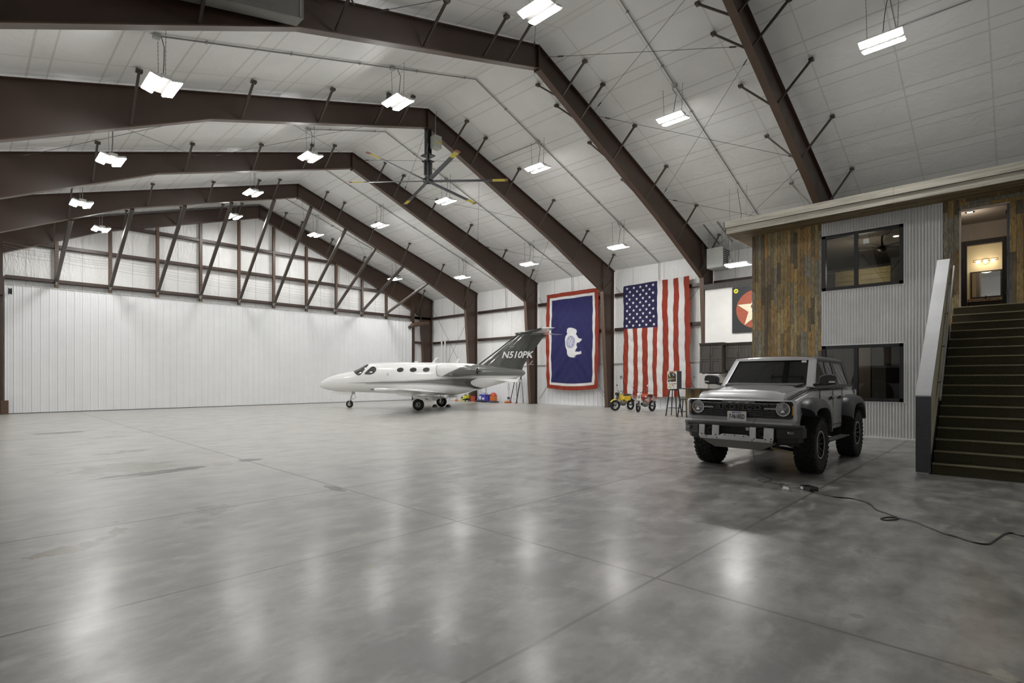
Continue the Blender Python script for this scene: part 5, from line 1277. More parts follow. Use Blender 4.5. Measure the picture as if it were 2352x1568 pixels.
for (dx, dy, lb) in ((.42, -1.8, 'black wheel chock ahead of the far main wheel of the jet'), (-.36, -1.8, 'black wheel chock behind the far main wheel of the jet')):
    m = JI.inverted(); t = bpy.data.objects
    bm = B(); prism(bm, [(dx - .13, 0), (dx + .13, 0), (dx + .03, .15), (dx - .03, .15)], lambda a, b: (a, dy - .16, b), lambda a, b: (a, dy + .16, b)); fixn(bm); bm.transform(m)
    tag(obj('wheel_chock', bm, 'matte_black', smooth=False, bevel=.01), lb, 'chock', 'chocks at the far main wheel')

# ---------------------------------------------------------------- silver off-road truck
trk = thing('off_road_truck', 'silver boxy four-door off-road truck with dark fender flares and knobbly tyres', 'car', (10.05, 3.45, 0), PI); trk.scale = (1, 1, 1.03)
TI = INV[trk.name]; local(trk)
AX = (0.0, -2.76); WR = .468
def arch(x, base):
    z = base
    for a in AX:
        d = abs(x - a)
        if d < .60: z = max(z, .50 + (.60 ** 2.6 - d ** 2.6) ** (1 / 2.6))
    return z
def bsec(x):
    ys = .845 if x < .6 else .845 - .0 * (x - .6)
    if x > .80: ys -= (x - .80) ** 1.5 * .35
    zb = arch(x, .60)
    if x > -.38: zs = 1.165 + (.93 - x) * .14; 
    else: zs = 1.345
    if x > .86: zs -= (x - .86) * .4
    zt = (zs + .035) if x > -.38 else 1.40
    if x < -3.2: ys -= (-3.2 - x) * .25
    P = [(0, zb), (.5, zb), (ys - .05, zb), (ys - .01, zb + .03), (ys + .012, max(zb + .06, .98)), (ys + .006, max(zb + .07, zs - .12)), (ys - .015, zs - .03), (ys - .06, zs), (ys - .12, zs + .01), (ys - .16, zt), (0, zt)]
    return [(x, y, z) for y, z in P] + [(x, -y, z) for y, z in P[-2:0:-1]]
bm = B(); xs = [.93 - i * .02 for i in range(214)]
loft(bm, [bsec(x) for x in xs]); fixn(bm); obj('body', bm, 'silver', trk, ang=28)
# hood
def hsec(x):
    u = (.93 - x) / 1.27; w_ = .715 + .02 * u; z0 = 1.15 + .15 * u * 1.27; zt = 1.315 + .105 * u
    if x > .78: zt -= ((x - .78) / .16) ** 2.2 * .095
    dome = .022 + .012 * u
    P = [(w_, z0), (w_ + .003, zt - .03), (w_ - .02, zt - .004), (w_ - .10, zt + .002), (w_ - .17, zt + dome), (w_ - .30, zt + dome + .008), (.2, zt + dome + .012), (0, zt + dome + .013)]
    return [(x, y, z) for y, z in P] + [(x, -y, z) for y, z in P[-2::-1]]
bm = B(); loft(bm, [hsec(.94 - i * .03) for i in range(43)]); fixn(bm); obj('hood', bm, 'silver', trk, ang=28)
bm = B()
for s in (1, -1): bar(bm, (.93, s * .748, 1.20), (-.30, s * .765, 1.385), .022, .022); bar(bm, (.90, s * .735, 1.16), (.935, s * .735, 1.23), .05, .04)
box(bm, (.925, -.71, 1.165), (.94, .71, 1.19)); obj('hood_gap_trim', bm, 'matte_black', trk, smooth=False)
bm = B(); prism(bm, [(-.02, -.62), (-.30, -.68), (-.30, .68), (-.02, .62)], lambda a, b: (a, b, 1.415 + (-.02 - a) * .12), lambda a, b: (a, b, 1.44 + (-.02 - a) * .12)); fixn(bm); obj('cowl_vent', bm, 'matte_black', trk, smooth=False)
# front frame around the grille
def rrect(hy, z0, z1, r, n=6):
    P = []
    for (cy_, cz_, a0) in ((hy - r, z1 - r, 0), (-hy + r, z1 - r, 90), (-hy + r, z0 + r, 180), (hy - r, z0 + r, 270)):
        for k in range(n + 1): a = R(a0 + 90 * k / n); P.append((cy_ + r * math.cos(a), cz_ + r * math.sin(a)))
    return P
bm = B(); O, I = rrect(.905, .865, 1.215, .06), rrect(.845, .925, 1.195, .05)
def ringf(bm, A, Bp, xa, xb):
    a = [bm.verts.new((xa, *p)) for p in A]; b = [bm.verts.new((xb, *p)) for p in Bp]; n = len(a)
    for k in range(n): bm.faces.new((a[k], a[(k + 1) % n], b[(k + 1) % n], b[k]))
ringf(bm, rrect(.90, .86, 1.21, .06), O, .86, .965); ringf(bm, O, rrect(.86, .915, 1.20, .05), .965, .985); ringf(bm, rrect(.86, .915, 1.20, .05), I, .985, .93); fixn(bm)
obj('grille_surround', bm, 'silver', trk, ang=30)
gl = None
bm = B(); prism(bm, I, lambda a, b: (.90, a, b), lambda a, b: (.935, a, b)); fixn(bm); gl = obj('grille', bm, 'matte_black', trk, smooth=False)
bm = B()
for z in (.955, .985, 1.015, 1.155): box(bm, (.93, -.60, z), (.957, .60, z + .012))
for z in (1.045, 1.125): box(bm, (.93, -.48, z), (.965, .48, z + .012))
for q in range(13): box(bm, (.93, -.56 + q * .0933, .95), (.948, -.552 + q * .0933, 1.16))
obj('grille_slat', bm, 'flare', gl, smooth=False)
m = frameM((.962, 0, 1.088), (0, 1, 0), (0, 0, 1)); bm = text_bm('BRONCO', .094, .012, m, 0, 1.35, 1.55); obj('grille_lettering', bm, 'flare', gl, smooth=False)['label'] = 'raised dark block letters'
bm = B(); box(bm, (.96, -.27, 1.172), (.975, .27, 1.184))
for y in (-.14, 0, .14): box(bm, (.955, y - .03, 1.155), (.972, y + .03, 1.17))
obj('marker_light_bar', bm, 'lamp_glass', gl, smooth=False)
for s in (1, -1):
    c = (.945, s * .70, 1.075)
    bm = B(); lathe(bm, [(.01, .0), (.095, .0), (.098, .012), (.01, .02)], c, 'x', 36); hl = obj('headlight', bm, 'lamp_glass', trk)
    bm = B(); lathe(bm, [(.094, .0), (.094, .022), (.108, .024), (.110, .0)], c, 'x', 40); obj('light_ring', bm, 'alu', hl)
    bm = B(); box(bm, (.965, min(s * .42, s * .76), 1.065), (.983, max(s * .42, s * .76), 1.088)); obj('light_bar', bm, 'cap', hl, smooth=False)
    bm = B(); prism(bm, [(.03, -.05), (-.035, -.055), (-.02, -.02), (.0, -.01), (.02, -.03)], lambda a, b: (.966, c[1] + a, 1.075 + b), lambda a, b: (.970, c[1] + a, 1.075 + b)); fixn(bm); obj('reflector', bm, 'chrome', hl, smooth=False)
    bm = B(); box(bm, (.93, min(s * .833, s * .852), .99), (.955, max(s * .833, s * .852), 1.13)); obj('side_marker', bm, 'amber', trk, smooth=False)
# bumper
bm = B()
def plan(P, z0, z1): prism(bm, P + [(a, -b) for a, b in P[::-1]], lambda a, b: (a, b, z0), lambda a, b: (a, b, z1))
plan([(.80, .98), (.90, .98), (1.04, .86), (1.11, .55), (1.12, .0)], .775, .828)
plan([(.72, .93), (.90, .95), (1.02, .84), (1.06, .66), (.9, .64)][:0] or [(.80, .60), (.98, .62), (1.0, .0)], .60, .775); fixn(bm)
for s in (1, -1):
    prism(bm, [(.70, .97), (.93, .97), (1.06, .84), (1.13, .64), (.85, .62), (.70, .75)], lambda a, b: (a - .03, s * b, .63), lambda a, b: (a - .03, s * b, .78))
    prism(bm, [(.72, .93), (.90, .90), (1.04, .80), (1.09, .64), (.85, .60)], lambda a, b: (a - .04, s * b, .55), lambda a, b: (a, s * b, .66))
fixn(bm); bp = obj('bumper', bm, 'matte_black', trk, smooth=False, bevel=.012)
for s in (1, -1):
    bm = B(); box(bm, (1.0, s * .84 - .045, .70), (1.075, s * .84 + .045, .745), mat=None); obj('fog_light', bm, 'lamp_glass', bp, smooth=False, bevel=.01)
    bm = B(); tube(bm, [(1.08, s * .42 + .05 * math.cos(a * PI / 6), .685 + .06 * math.sin(a * PI / 6)) for a in range(13)], .014, 8); tube(bm, [(.95, s * .42, .68), (1.08, s * .42, .65)], .02, 8); obj('tow_hook', bm, 'black', bp)
bm = B()
for a, b in ((-.60, -.50), (-.37, -.25), (.25, .35), (.47, .62)):
    prism(bm, [(1.13, .785), (1.15, .785), (1.165, .60), (1.14, .60)], lambda p, q: (p, a, q), lambda p, q: (p, b, q))
prism(bm, [(-.60, .615), (-.26, .615), (-.19, .655), (.21, .655), (.28, .615), (.62, .605), (.60, .56), (-.57, .56)], lambda p, q: (1.145, p, q), lambda p, q: (1.175, p, q))
fixn(bm); sk = obj('skid_plate', bm, 'skid', trk, smooth=False, bevel=.006)
bm = B(); prism(bm, [(-.56, .565), (.62, .56), (.60, .52), (.42, .43), (-.33, .43), (-.47, .50)], lambda p, q: (1.165 - (.565 - q) * .3, p, q), lambda p, q: (.98 - (.565 - q) * .3, p, q)); fixn(bm); obj('lower_valance', bm, 'dark_sheet', sk, smooth=False, bevel=.01)
bm = B()
for y, z in ((-.54, .63), (-.46, .60), (-.3, .63), (-.14, .64), (.02, .64), (.16, .635), (.33, .61), (.5, .61), (.59, .62), (.58, .585), (-.28, .585), (.3, .585)): lathe(bm, [(.001, .0), (.011, 0), (.011, .004), (.001, .004)], (1.174, y, z), 'x', 10)
obj('bolt_hole', bm, 'black', sk)
bm = B(); lathe(bm, [(.001, 0), (.03, 0), (.03, .012), (.001, .012)], (1.01, .17, .745), 'x', 18); obj('parking_sensor', bm, 'white_pl', bp)
# licence plate
lp_y = -.01
bm = B(); prism(bm, [(a + lp_y, b) for a, b in rrect(.158, .862, 1.02, .014, 3)], lambda a, b: (1.0, a, b), lambda a, b: (1.006, a, b)); fixn(bm); lp = obj('license_plate', bm, 'white_pl', trk, smooth=False)
lp['label'] = 'white licence plate reading MONTANA 7-96185D'
m = frameM((1.008, lp_y, .932), (0, 1, 0), (0, 0, 1)); bm = text_bm('7-96185D', .098, .001, m, 0, .98, .66); obj('plate_number', bm, 'sign_black', lp, smooth=False)
m = frameM((1.008, lp_y, .998), (0, 1, 0), (0, 0, 1)); bm = text_bm('MONTANA', .030, .001, m, 0, 1.0, 1.0); obj('plate_state_name', bm, 'blue', lp, smooth=False)
bm = B(); box(bm, (1.006, lp_y - .135, .878), (1.008, lp_y - .115, .895)); obj('plate_mark', bm, 'lblue', lp, smooth=False)
# greenhouse
def gy(z): return .785 - (z - 1.40) * .215      # glass plane half width at height z
BT, RT = 1.40, 1.875
bm = B(); wb, wt = .755, .665; xb, xt, zb_, zt_ = -.31, -.79, 1.425, 1.905
def wsp(u, v, off=0):   # u across -1..1, v up 0..1
    h = wb + (wt - wb) * v; bow = .05 * (1 - u * u); return (xb + (xt - xb) * v + bow + off * .7, u * h, zb_ + (zt_ - zb_) * v + off * .7)
g = [[bm.verts.new(wsp(-1 + 2 * i / 12, j / 6)) for i in range(13)] for j in range(7)]
for j in range(6):
    for i in range(12): bm.faces.new((g[j][i], g[j][i + 1], g[j + 1][i + 1], g[j + 1][i]))
fixn(bm); ws = obj('windshield', bm, 'car_glass', trk, ang=180)
bm = B(); tube(bm, [wsp(-.3, .02, .012), wsp(-.62, .06, .02), wsp(-.75, .09, .02)], .009, 6); tube(bm, [wsp(.15, .02, .012), wsp(.45, .07, .02), wsp(.62, .03, .02)], .009, 6); tube(bm, [wsp(.62, .02, .01), wsp(.30, .10, .02), wsp(-.05, .12, .02)], .007, 6); tube(bm, [wsp(-.28, .01, .01), wsp(-.5, .09, .02), wsp(-.85, .10, .02)], .007, 6)
obj('wiper', bm, 'black', ws)
bm = B(); patch(bm, [(.76, .86), (.76, .95), (.88, .95), (.88, .86)], lambda a, b, o: wsp(a, b, .004), 0, 2, 2); obj('toll_sticker', bm, 'white_pl', ws, smooth=False)
bm = B()
def strip(pts, w1, w2):  pass
for s in (1, -1):   # A pillars
    loft(bm, [[wsp(s * 1.0, v, .02), (lambda p: (p[0] - .005, p[1] + s * .055, p[2]))(wsp(s * 1.0, v, .01)), (lambda p: (p[0] - .07, p[1] + s * .065, p[2]))(wsp(s * 1.0, v, .0)), (lambda p: (p[0] - .07, p[1], p[2]))(wsp(s * 1.0, v, 0)), wsp(s * .965, v, .0), wsp(s * .93, v, .018)] for v in (-.05, .25, .5, .75, .98)])
loft(bm, [[wsp(u, .93, .018), wsp(u, 1.0, .035), (wsp(u, 1.06)[0] - .02, wsp(u, 1.0)[1], 1.955 - .02 * u * u), (-1.00, wsp(u, 1.0)[1], 1.968 - .025 * u * u), (-1.00, wsp(u, 1)[1], 1.90), (-.80, wsp(u, 1)[1], 1.88)] for u in [-1.05 + 2.1 * i / 14 for i in range(15)]])
loft(bm, [[wsp(u, -.06, .0), wsp(u, .02, .012), wsp(u, .03, .0), wsp(u, -.02, -.03)] for u in [-1 + i / 6 for i in range(13)]])
fixn(bm); obj('windshield_frame', bm, 'silver', trk, ang=30)
# hardtop roof
def rsec(x, zt, w_, drop):
    P = [(w_ + .012, RT - .0), (w_ + .012, RT + .03), (w_ - .02, zt - .03), (w_ - .10, zt - .006), (.3, zt + .004), (0, zt + .006)]
    return [(x, y, z) for y, z in P] + [(x, -y, z) for y, z in P[-2::-1]]
bm = B(); loft(bm, [rsec(-1.005, 1.965, .690, 0), rsec(-1.6, 1.975, .690, 0), rsec(-2.3, 1.975, .688, 0), rsec(-2.85, 1.965, .682, 0), rsec(-3.0, 1.94, .676, 0), rsec(-3.04, 1.90, .67, 0)]); fixn(bm); obj('roof', bm, 'hardtop', trk, ang=30)['label'] = 'charcoal textured hardtop roof'
bm = B()
for x in (-1.75, -2.35): box(bm, (x - .006, -.66, 1.975), (x + .006, .66, 1.984))
obj('roof_seam', bm, 'black', trk, smooth=False)
def side_panel(bm, poly, s, off=.0, th=.02):
    prism(bm, poly, lambda a, z: (a, s * (gy(z) + off), z), lambda a, z: (a, s * (gy(z) + off - th), z))
for s in (1, -1):
    for nm, P in (('side_window', [(-.62, 1.42), (-.90, 1.86), (-1.42, 1.86), (-1.42, 1.42)]), ('side_window', [(-1.50, 1.42), (-1.50, 1.86), (-1.93, 1.86), (-1.98, 1.42)]), ('quarter_window', [(-2.20, 1.44), (-2.14, 1.85), (-2.78, 1.85), (-2.98, 1.44)])):
        bm = B(); side_panel(bm, P, s, .004); fixn(bm); obj(nm, bm, 'car_glass', trk, smooth=False)
    bm = B()
    for P in ([(-.42, 1.38), (-.62, 1.42), (-.90, 1.86), (-.90, 1.90), (-.80, 1.90)], [(-1.42, 1.38), (-1.42, 1.88), (-1.50, 1.88), (-1.50, 1.38)], [(-.80, 1.86), (-.80, 1.89), (-2.0, 1.89), (-2.0, 1.86)], [(-.5, 1.38), (-.5, 1.42), (-2.0, 1.42), (-2.0, 1.38)]): side_panel(bm, P, s, .010, .03)
    fixn(bm); obj('window_frame', bm, 'black', trk, smooth=False)
    bm = B()
    for P in ([(-1.96, 1.38), (-1.93, 1.90), (-2.14, 1.90), (-2.20, 1.38)], [(-2.14, 1.85), (-2.14, 1.90), (-2.95, 1.90), (-2.78, 1.85)], [(-2.78, 1.85), (-2.90, 1.90), (-3.03, 1.90), (-3.22, 1.38), (-2.98, 1.44)], [(-2.2, 1.38), (-2.2, 1.44), (-2.98, 1.44), (-3.2, 1.38)]): side_panel(bm, P, s, .012, .04)
    fixn(bm); obj('hardtop_side', bm, 'hardtop', trk, smooth=False)
    # door skins with gaps, handles
    bm = B()
    for x in (-.55, -1.46, -2.16): box(bm, (x - .005, s * .853 - .006, .68 if x > -2 else 1.05), (x + .005, s * .853 + .006, 1.36))
    bar(bm, (-.55, s * .858, .74), (-2.1, s * .858, .70), .008, .012); obj('door_gap', bm, 'black', trk, smooth=False)
    for x0, x1 in ((-.57, -1.44), (-1.48, -2.1)):
        bm = B(); prism(bm, [(x0, 1.20), (x1, 1.20), (x1, 1.24), (x0, 1.26)], lambda a, b: (a, s * .84, b), lambda a, b: (a, s * .868, b)); prism(bm, [(x0, .72), (x1, .70), (x1, 1.0), (x0, 1.0)], lambda a, b: (a, s * .84, b), lambda a, b: (a, s * (.858 + (b - .7) * .01), b)); fixn(bm); d = obj('door', bm, 'silver', trk, smooth=False, bevel=.008)
        bm = B(); xx = x1 + .16; box(bm, (xx - .09, s * .885 - .012, 1.19), (xx + .09, s * .885 + .012, 1.215)); box(bm, (xx - .1, s * .86 - .008, 1.165), (xx + .1, s * .86 + .008, 1.235)); obj('door_handle', bm, 'black', d, smooth=False, bevel=.004)
    # mirror
    bm = B(); prism(bm, rounded([(.90, 1.45), (1.14, 1.44), (1.16, 1.52), (1.14, 1.625), (.93, 1.615), (.89, 1.55)], 1), lambda a, b: (-.30, s * a, b), lambda a, b: (-.44, s * (a * .98 + .02), b)); fixn(bm); mr = obj('mirror', bm, 'matte_black', trk, bevel=.015)
    bm = B(); bar(bm, (-.34, s * .80, 1.44), (-.36, s * .95, 1.47), .06, .05); obj('mirror_arm', bm, 'matte_black', mr, smooth=False, bevel=.01)
    bm = B(); box(bm, (-.305, s * 1.10 - .045, 1.485), (-.292, s * 1.10 + .045, 1.51)); obj('turn_signal', bm, 'white_pl', mr, smooth=False)
    # running board
    bm = B(); prism(bm, [(-.62, .84), (-.62, 1.0), (-2.1, 1.0), (-2.1, .84)], lambda a, b: (a, s * b, .46), lambda a, b: (a, s * b, .49)); [bar(bm, (x, s * .5, .5), (x, s * .9, .46), .05, .04) for x in (-.9, -1.8)]; fixn(bm); obj('running_board', bm, 'matte_black', trk, smooth=False, bevel=.008)
    # fender flares
    for a_, (t0, t1) in zip(AX, ((44, 166), (26, 158))):
        bm = B(); secs = []
        for k in range(33):
            th = R(t0 + (t1 - t0) * k / 32); c, q = math.cos(th), math.sin(th); e = 1 / ((abs(c) ** 3.4 + abs(q) ** 3.4) ** (1 / 3.4))
            sec = []
            for y, r in ((.83, .74), (.90, .735), (1.0, .70), (1.045, .64), (1.045, .585), (1.01, .575), (.83, .60)):
                zz = .50 + q * e * r * (1.0 if r > .62 else .98); sec.append((a_ + c * e * r * .95, s * y, zz))
            secs.append(sec)
        loft(bm, secs); fixn(bm); obj('fender_flare', bm, 'flare', trk, ang=40)
        # inner wheel liner
        bm = B(); L = []
        for k in range(17):
            th = R(180 * k / 16); L.append(((a_ + .595 * math.cos(th), s * .84, .48 + .595 * math.sin(th)), (a_ + .595 * math.cos(th), s * .45, .48 + .595 * math.sin(th))))
        for p, q in zip(L, L[1:]): bm.faces.new([bm.verts.new(v) for v in (p[0], p[1], q[1], q[0])])
        obj('wheel_liner', bm, 'black', trk, smooth=False)
        # wheels
        wy = s * .86
        wh = bpy.data.objects.new('wheel', None); COL.objects.link(wh); wh.parent = trk; wh.location = (a_, wy, WR); INV[wh.name] = Matrix.Identity(4)
        if (s, a_) == (1, 0.0):
            bm = B(); lathe(bm, [(.225, -.12), (.25, -.145), (.34, -.162), (.425, -.155), (.452, -.125), (.458, 0), (.452, .125), (.425, .155), (.34, .162), (.25, .145), (.225, .12)], (0, 0, 0), 'y', 56)
            n = 34
            for k in range(n):
                for row, (y0, y1, sk_) in enumerate(((-.155, -.088, .0), (-.080, -.004, .42), (.004, .080, .92), (.088, .155, .5))):
                    a = 2 * PI * (k + sk_) / n; mt = Matrix.Rotation(-a, 4, 'Y') @ Matrix.Translation((0, (y0 + y1) / 2, 0)) @ Matrix.Translation((0, 0, .455)) @ Matrix.Rotation(R(24 if row % 2 else -20), 4, 'Z')
                    h = (y1 - y0) / 2; w2 = .026
                    box(bm, (-w2, -h, -.01), (w2, h, .013), mat=mt)
                    if row in (0, 3):
                        ms = Matrix.Rotation(-a, 4, 'Y'); yy = math.copysign(.157, y0 + y1); box(bm, (-.022, yy - .006, .405), (.022, yy + .006, .445), mat=ms)
            ty = obj('tyre', bm, 'rubber', wh, smooth=False)
            bm = B(); lathe(bm, [(.03, -.05), (.20, -.06), (.225, -.12), (.215, .02), (.205, .13), (.226, .14), (.222, .10), (.20, .06), (.19, .03), (.03, .03)], (0, 0, 0), 'y', 40)
            lathe(bm, [(.01, .10), (.045, .10), (.06, .06), (.06, .02)], (0, 0, 0), 'y', 20)
            for k in range(10):
                a = 2 * PI * k / 10
                bar(bm, (.05 * math.cos(a), .075, .05 * math.sin(a)), (.205 * math.cos(a), .115, .205 * math.sin(a)), .03, .03, up=(0, 1, 0))
            rm = obj('rim', bm, 'black', wh, ang=30)
            bm = B()
            for k in range(24): a = 2 * PI * k / 24; ball(bm, (.218 * math.cos(a), .140, .218 * math.sin(a)), .006, 0, 1)
            lathe(bm, [(.208, .142), (.228, .146), (.232, .138)], (0, 0, 0), 'y', 40); rb = obj('beadlock_ring', bm, 'galv', rm)
            proto = wh
        else:
            for ch in list(proto.children):
                c = copy_tree(ch, wh)
            if s < 0: wh.rotation_euler = (0, 0, PI)
# chassis, axle, rear door, spare
bm = B()
for s in (1, -1): box(bm, (-3.3, s * .42 - .05, .50), (.95, s * .42 + .05, .62))
tube(bm, [(-2.76, -.7, .46), (-2.76, .7, .46)], .06, 12); ball(bm, (-2.76, .0, .46), .16); ball(bm, (0, -.12, .46), .14); box(bm, (-2.3, -.40, .42), (.5, .40, .56)); box(bm, (.2, -.5, .5), (.9, .5, .86))
for s in (1, -1): bar(bm, (0, s * .15, .46), (.0, s * .75, .46), .05, .05); bar(bm, (.35, s * .35, .42), (.0, s * .78, .33), .07, .05); bar(bm, (-.35, s * .35, .42), (.0, s * .78, .33), .07, .05); tube(bm, [(.0, s * .62, .40), (.0, s * .52, .95)], .045, 10)
obj('chassis', bm, 'black', trk, smooth=False)
bm = B(); box(bm, (.55, .44, .58), (.60, .47, .60)); tube(bm, [(.15, .55, .60), (.10, .56, .85)], .03, 8); obj('shock_absorber', bm, 'alu', trk)
bm = B(); box(bm, (-3.36, -.78, .62), (-3.33, .78, 1.40)); tg = obj('tailgate', bm, 'silver', trk, smooth=False, bevel=.01)
bm = B(); bar(bm, (-3.08, 0, 1.86), (-3.24, 0, 1.42), 1.3, .02, up=(1, 0, 0)); obj('rear_window', bm, 'car_glass', trk, smooth=False)
bm = B(); lathe(bm, [(.1, -.14), (.40, -.14), (.46, -.09), (.46, .09), (.40, .14), (.1, .14)], (-3.55, 0, 1.05), 'x', 36); obj('spare_wheel', bm, 'rubber', trk)
for s in (1, -1):
    bm = B(); box(bm, (-3.37, s * .82 - .05, 1.0), (-3.24, s * .82 + .045, 1.33)); obj('tail_light', bm, 'lamp_glass', trk, smooth=False, bevel=.01)
bm = B(); box(bm, (-3.45, -.9, .62), (-3.25, .9, .78)); obj('rear_bumper', bm, 'matte_black', trk, smooth=False, bevel=.02)
bm = B(); box(bm, (-3.1, -.66, .98), (-.6, .66, 1.39)); 
obj('cabin_interior', bm, 'matte_black', trk, smooth=False)
INV[trk.name] = TI

# charger and cords on the floor
def smooth_pts(P, n=8):
    out_ = []
    for i in range(len(P) - 1):
        p0, p1, p2, p3 = (Vector(P[max(i - 1, 0)]), Vector(P[i]), Vector(P[i + 1]), Vector(P[min(i + 2, len(P) - 1)]))
        for k in range(n):
            t = k / n; out_.append(.5 * ((2 * p1) + (p2 - p0) * t + (2 * p0 - 5 * p1 + 4 * p2 - p3) * t * t + (3 * p1 - p0 - 3 * p2 + p3) * t ** 3))
    out_.append(Vector(P[-1])); return out_
bm = B(); z = .008
tube(bm, smooth_pts([(8.33, 2.12, z), (8.24, 1.98, z), (8.16, 1.80, z), (8.20, 1.62, z), (8.05, 1.42, z), (7.72, 1.28, z), (7.55, 1.12, z), (7.40, 1.02, z), (7.22, 1.10, z), (7.25, 1.16, z), (7.42, 1.08, z), (7.32, .86, z + .008), (7.22, .75, z), (7.02, .58, z), (6.95, .47, z), (6.83, .33, z), (6.87, .235, z), (7.10, .19, z), (7.42, .13, z), (7.52, .08, z), (7.46, -.04, z), (7.7, -.2, z)]), .0075, 6)
tag(obj('extension_cord', bm, 'black'), 'long black extension cord snaking over the concrete toward the stairs', 'cord')
t = thing('battery_charger', 'small black battery charger box lying on the floor ahead of the truck', 'charger', (8.42, 2.2, 0), R(-35))
m = INV[t.name].inverted()
bm = B(); box(bm, (-.07, -.10, .0), (.07, .10, .055), mat=m); obj('charger_case', bm, 'matte_black', t, smooth=False, bevel=.008)
bm = B(); [box(bm, (-.072, -.09 + q * .03, .054), (.072, -.08 + q * .03, .062), mat=m) for q in range(7)]; obj('cooling_fin', bm, 'black', t, smooth=False)
bm = B(); box(bm, (-.075, .03, .01), (-.07, .08, .045), mat=m); obj('charger_label', bm, 'white_pl', t, smooth=False)
for p_, q_, lb in (((8.16, 2.40, 0), (8.22, 2.48, .03), 'small pale clamp on the floor, the flatter one by the charger box'), ((8.24, 2.43, 0), (8.29, 2.50, .035), 'small pale clamp on the floor, the slightly taller one by the charger box')):
    bm = B(); box(bm, p_, q_); tag(obj('charger_clamp', bm, 'white_pl', smooth=False, bevel=.006), lb, 'clamp', 'charger clamps')
bm = B(); tube(bm, smooth_pts([(8.42, 2.33, .02), (8.36, 2.43, z), (8.46, 2.5, z), (8.38, 2.55, z), (8.5, 2.62, z), (8.62, 2.60, z), (8.55, 2.68, z), (8.62, 2.80, z), (8.75, 2.92, z), (8.66, 2.98, z), (8.58, 2.88, z), (8.75, 2.84, z), (8.95, 2.88, z), (9.08, 3.02, z), (9.0, 3.12, .1), (8.97, 3.17, .45), (8.985, 3.17, .70), (8.985, 3.17, .86), (9.15, 3.17, 1.0), (9.19, 3.18, 1.24)]), .0045, 5)
tag(obj('charging_wire', bm, 'cable'), 'thin wire running from the charger up over the bumper to the grille', 'wire')

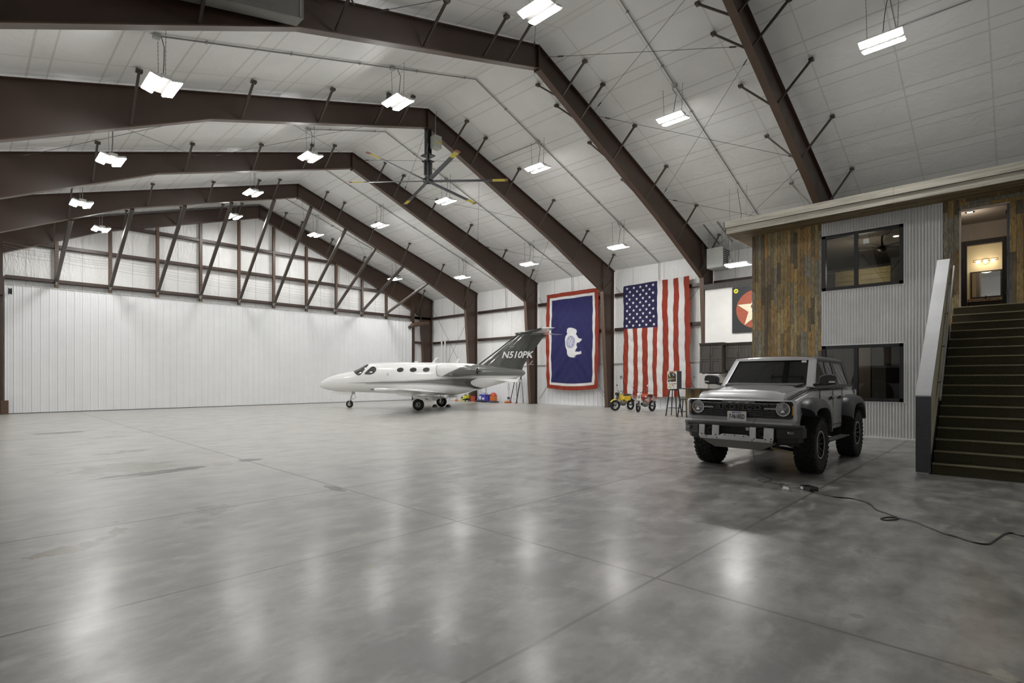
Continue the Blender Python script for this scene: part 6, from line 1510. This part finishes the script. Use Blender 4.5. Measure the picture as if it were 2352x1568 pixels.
# ---------------------------------------------------------------- two small motorcycles
def bike(name, label, x, y, ang, steer, main, second, lamp):
    t = thing(name, label, 'motorcycle', (x, y, 0), ang); I0 = INV[t.name]; local(t)
    r = .265
    def wheel(cx, st, par):
        mt = Matrix.Translation((cx, 0, 0)) @ Matrix.Rotation(st, 4, 'Z')
        bm = B(); lathe(bm, [(.185, -.035), (.23, -.05), (.26, -.035), (r, 0), (.26, .035), (.23, .05), (.185, .035)], (0, 0, r), 'y', 28); bm.transform(mt); w_ = obj('wheel', bm, 'rubber', par)
        bm = B(); lathe(bm, [(.165, -.03), (.19, -.035), (.19, .035), (.165, .03), (.165, -.03)], (0, 0, r), 'y', 28); lathe(bm, [(.01, -.07), (.035, -.07), (.035, .07), (.01, .07)], (0, 0, r), 'y', 14)
        for k in range(12): a = 2 * PI * k / 12; bar(bm, (.03 * math.cos(a), .02 * (-1) ** k, r + .03 * math.sin(a)), (.175 * math.cos(a + .15), 0, r + .175 * math.sin(a + .15)), .006, .006)
        bm.transform(mt); obj('rim', bm, 'black', w_)
        return mt
    mf = wheel(.60, steer, t); wheel(-.58, 0, t)
    bm = B()
    for s in (1, -1): tube(bm, [(0, s * .075, r), (-.10, s * .07, .60), (-.19, s * .06, .88)], [.022, .024, .026], 8)
    bar(bm, (-.11, -.08, .62), (-.11, .08, .62), .05, .04); bm.transform(mf); obj('fork', bm, lamp, t)
    bm = B(); secs = []
    for k in range(9):
        a = R(35 + 110 * k / 8); secs.append([(.30 * math.cos(a), yy, r + rr * math.sin(a) / .3 * .3) for yy, rr in ((-.06, .29), (-.045, .315), (.045, .315), (.06, .29))])
    loft(bm, secs); bm.transform(mf); fixn(bm); obj('front_fender', bm, main if main == 'yellow' else 'chrome', t)
    bm = B(); tube(bm, [(-.21, 0, .90), (-.23, .15, .97), (-.30, .33, 1.0), (-.38, .38, .98)], .013, 8); tube(bm, [(-.21, 0, .90), (-.23, -.15, .97), (-.30, -.33, 1.0), (-.38, -.38, .98)], .013, 8); bm.transform(mf); hb = obj('handlebar', bm, 'black', t)
    for s in (1, -1):
        bm = B(); tube(bm, [(-.28, s * .30, 1.0), (-.26, s * .36, 1.14), (-.28, s * .37, 1.22)], .006, 6); lathe(bm, [(.01, -.012), (.05, -.01), (.052, .006), (.01, .008)], (-.29, s * .37, 1.26), 'x', 16); bm.transform(mf); obj('mirror', bm, 'black' if main == 'yellow' else 'chrome', hb)
    bm = B(); lathe(bm, [(.01, .10), (.07, .09), (.085, .03), (.06, -.05), (.01, -.07)], (-.12, 0, .84), 'x', 18); bm.transform(mf); obj('headlamp', bm, lamp, t)
    bm = B(); bar(bm, (.40, 0, .82), (.05, 0, .45), .07, .09); bar(bm, (.05, 0, .45), (-.25, 0, .40), .06, .08); bar(bm, (-.25, 0, .40), (-.55, 0, .72), .05, .06); bar(bm, (.38, 0, .80), (-.6, 0, .70), .04, .05); obj('frame', bm, main if main == 'yellow' else second, t, smooth=False, bevel=.01)
    bm = B(); ball(bm, (.0, 0, .38), .17, 0, 2, (1.3, .75, .95)); lathe(bm, [(.06, 0), (.075, .02), (.06, .04), (.075, .06), (.06, .08), (.075, .10), (.06, .16)], (.16, 0, .38), 'x', 16); lathe(bm, [(.02, -.13), (.08, -.13), (.09, -.05), (.02, -.05)], (.02, 0, .34), 'y', 18); obj('engine', bm, 'dark_sheet', t)
    if main == 'yellow':
        bm = B(); ball(bm, (-.17, 0, .60), .17, 0, 3, (1.35, .75, .75)); prism(bm, [(.02, .72), (-.45, .74), (-.42, .52), (-.1, .46), (.06, .56)], lambda a, b: (a, -.12, b), lambda a, b: (a, .12, b)); fixn(bm); obj('side_fairing', bm, 'yellow', t)
        bm = B(); prism(bm, rounded([(.46, .88), (.36, .66), (.22, .50), (.14, .52), (.30, .80), (.36, .90)], 1), lambda a, b: (a, -.09, b), lambda a, b: (a, .09, b)); fixn(bm); obj('leg_shield', bm, 'yellow', t)
    else:
        bm = B(); ball(bm, (.10, 0, .73), .18, 0, 3, (1.5, .85, .72)); tk = obj('tank', bm, second, t)
        bm = B(); ball(bm, (.16, 0, .73), .175, 0, 3, (.8, .92, .5)); obj('tank_panel', bm, 'white_pl', tk)
        bm = B(); [box(bm, (-.40 + q * .07, -.135, .815), (-.375 + q * .07, .135, .842)) for q in range(6)]; obj('seat_stripe', bm, 'orange', t, smooth=False)
    bm = B(); secs = []
    for xx, w_, h in ((.0, .06, .02), (-.08, .11, .05), (-.30, .135, .065), (-.48, .12, .06), (-.56, .08, .03)):
        secs.append([(xx, w_ * math.cos(a * PI / 6), .765 + h * math.sin(a * PI / 6)) for a in range(12)])
    loft(bm, secs); fixn(bm); obj('seat', bm, 'matte_black', t)
    bm = B(); secs = []
    for k in range(9):
        a = R(40 + 110 * k / 8); secs.append([(-.58 + .31 * math.cos(a), yy, r + rr * math.sin(a)) for yy, rr in ((-.07, .30), (-.05, .325), (.05, .325), (.07, .30))])
    loft(bm, secs); fixn(bm); obj('rear_fender', bm, 'matte_black' if main == 'yellow' else 'chrome', t)
    bm = B(); bar(bm, (-.45, -.11, .80), (-.88, -.11, .79), .015, .015); bar(bm, (-.45, .11, .80), (-.88, .11, .79), .015, .015); [bar(bm, (x_, -.11, .80), (x_, .11, .80), .012, .012) for x_ in (-.55, -.65, -.75, -.86)]; obj('rear_rack', bm, 'black', t, smooth=False)
    bm = B(); box(bm, (-.92, -.04, .60), (-.85, .04, .68)); tube(bm, [(-.86, -.16, .66), (-.86, .16, .66)], .01, 6); ball(bm, (-.86, .17, .66), .028); ball(bm, (-.86, -.17, .66), .028); obj('tail_lamp', bm, 'red', t)
    bm = B(); tube(bm, [(.16, -.06, .32), (.12, -.12, .26), (-.2, -.15, .30), (-.42, -.16, .36), (-.78, -.16, .44)], [.018, .02, .03, .045, .05], 10); obj('exhaust_pipe', bm, 'chrome' if main != 'yellow' else 'black', t)
    bm = B(); tube(bm, [(-.05, .06, .30), (-.12, .22, .01)], .010, 6); obj('kickstand', bm, 'black', t)
    bm = B()
    for s in (1, -1): tube(bm, [(-.58, s * .09, .27), (-.45, s * .10, .70)], .02, 8)
    obj('rear_shock', bm, 'alu' if main != 'yellow' else 'black', t)
    INV[t.name] = I0
bike('trail_motorcycle', 'small yellow step-through motorcycle with a black seat and rear rack, by the frame column', 23.10, 14.47, R(172), R(-22), 'yellow', 'yellow', 'black')
bike('mini_motorcycle', 'small red and chrome motorcycle with an orange striped seat beside the yellow one', 22.93, 13.12, R(176), R(16), 'red', 'red', 'white_pl')
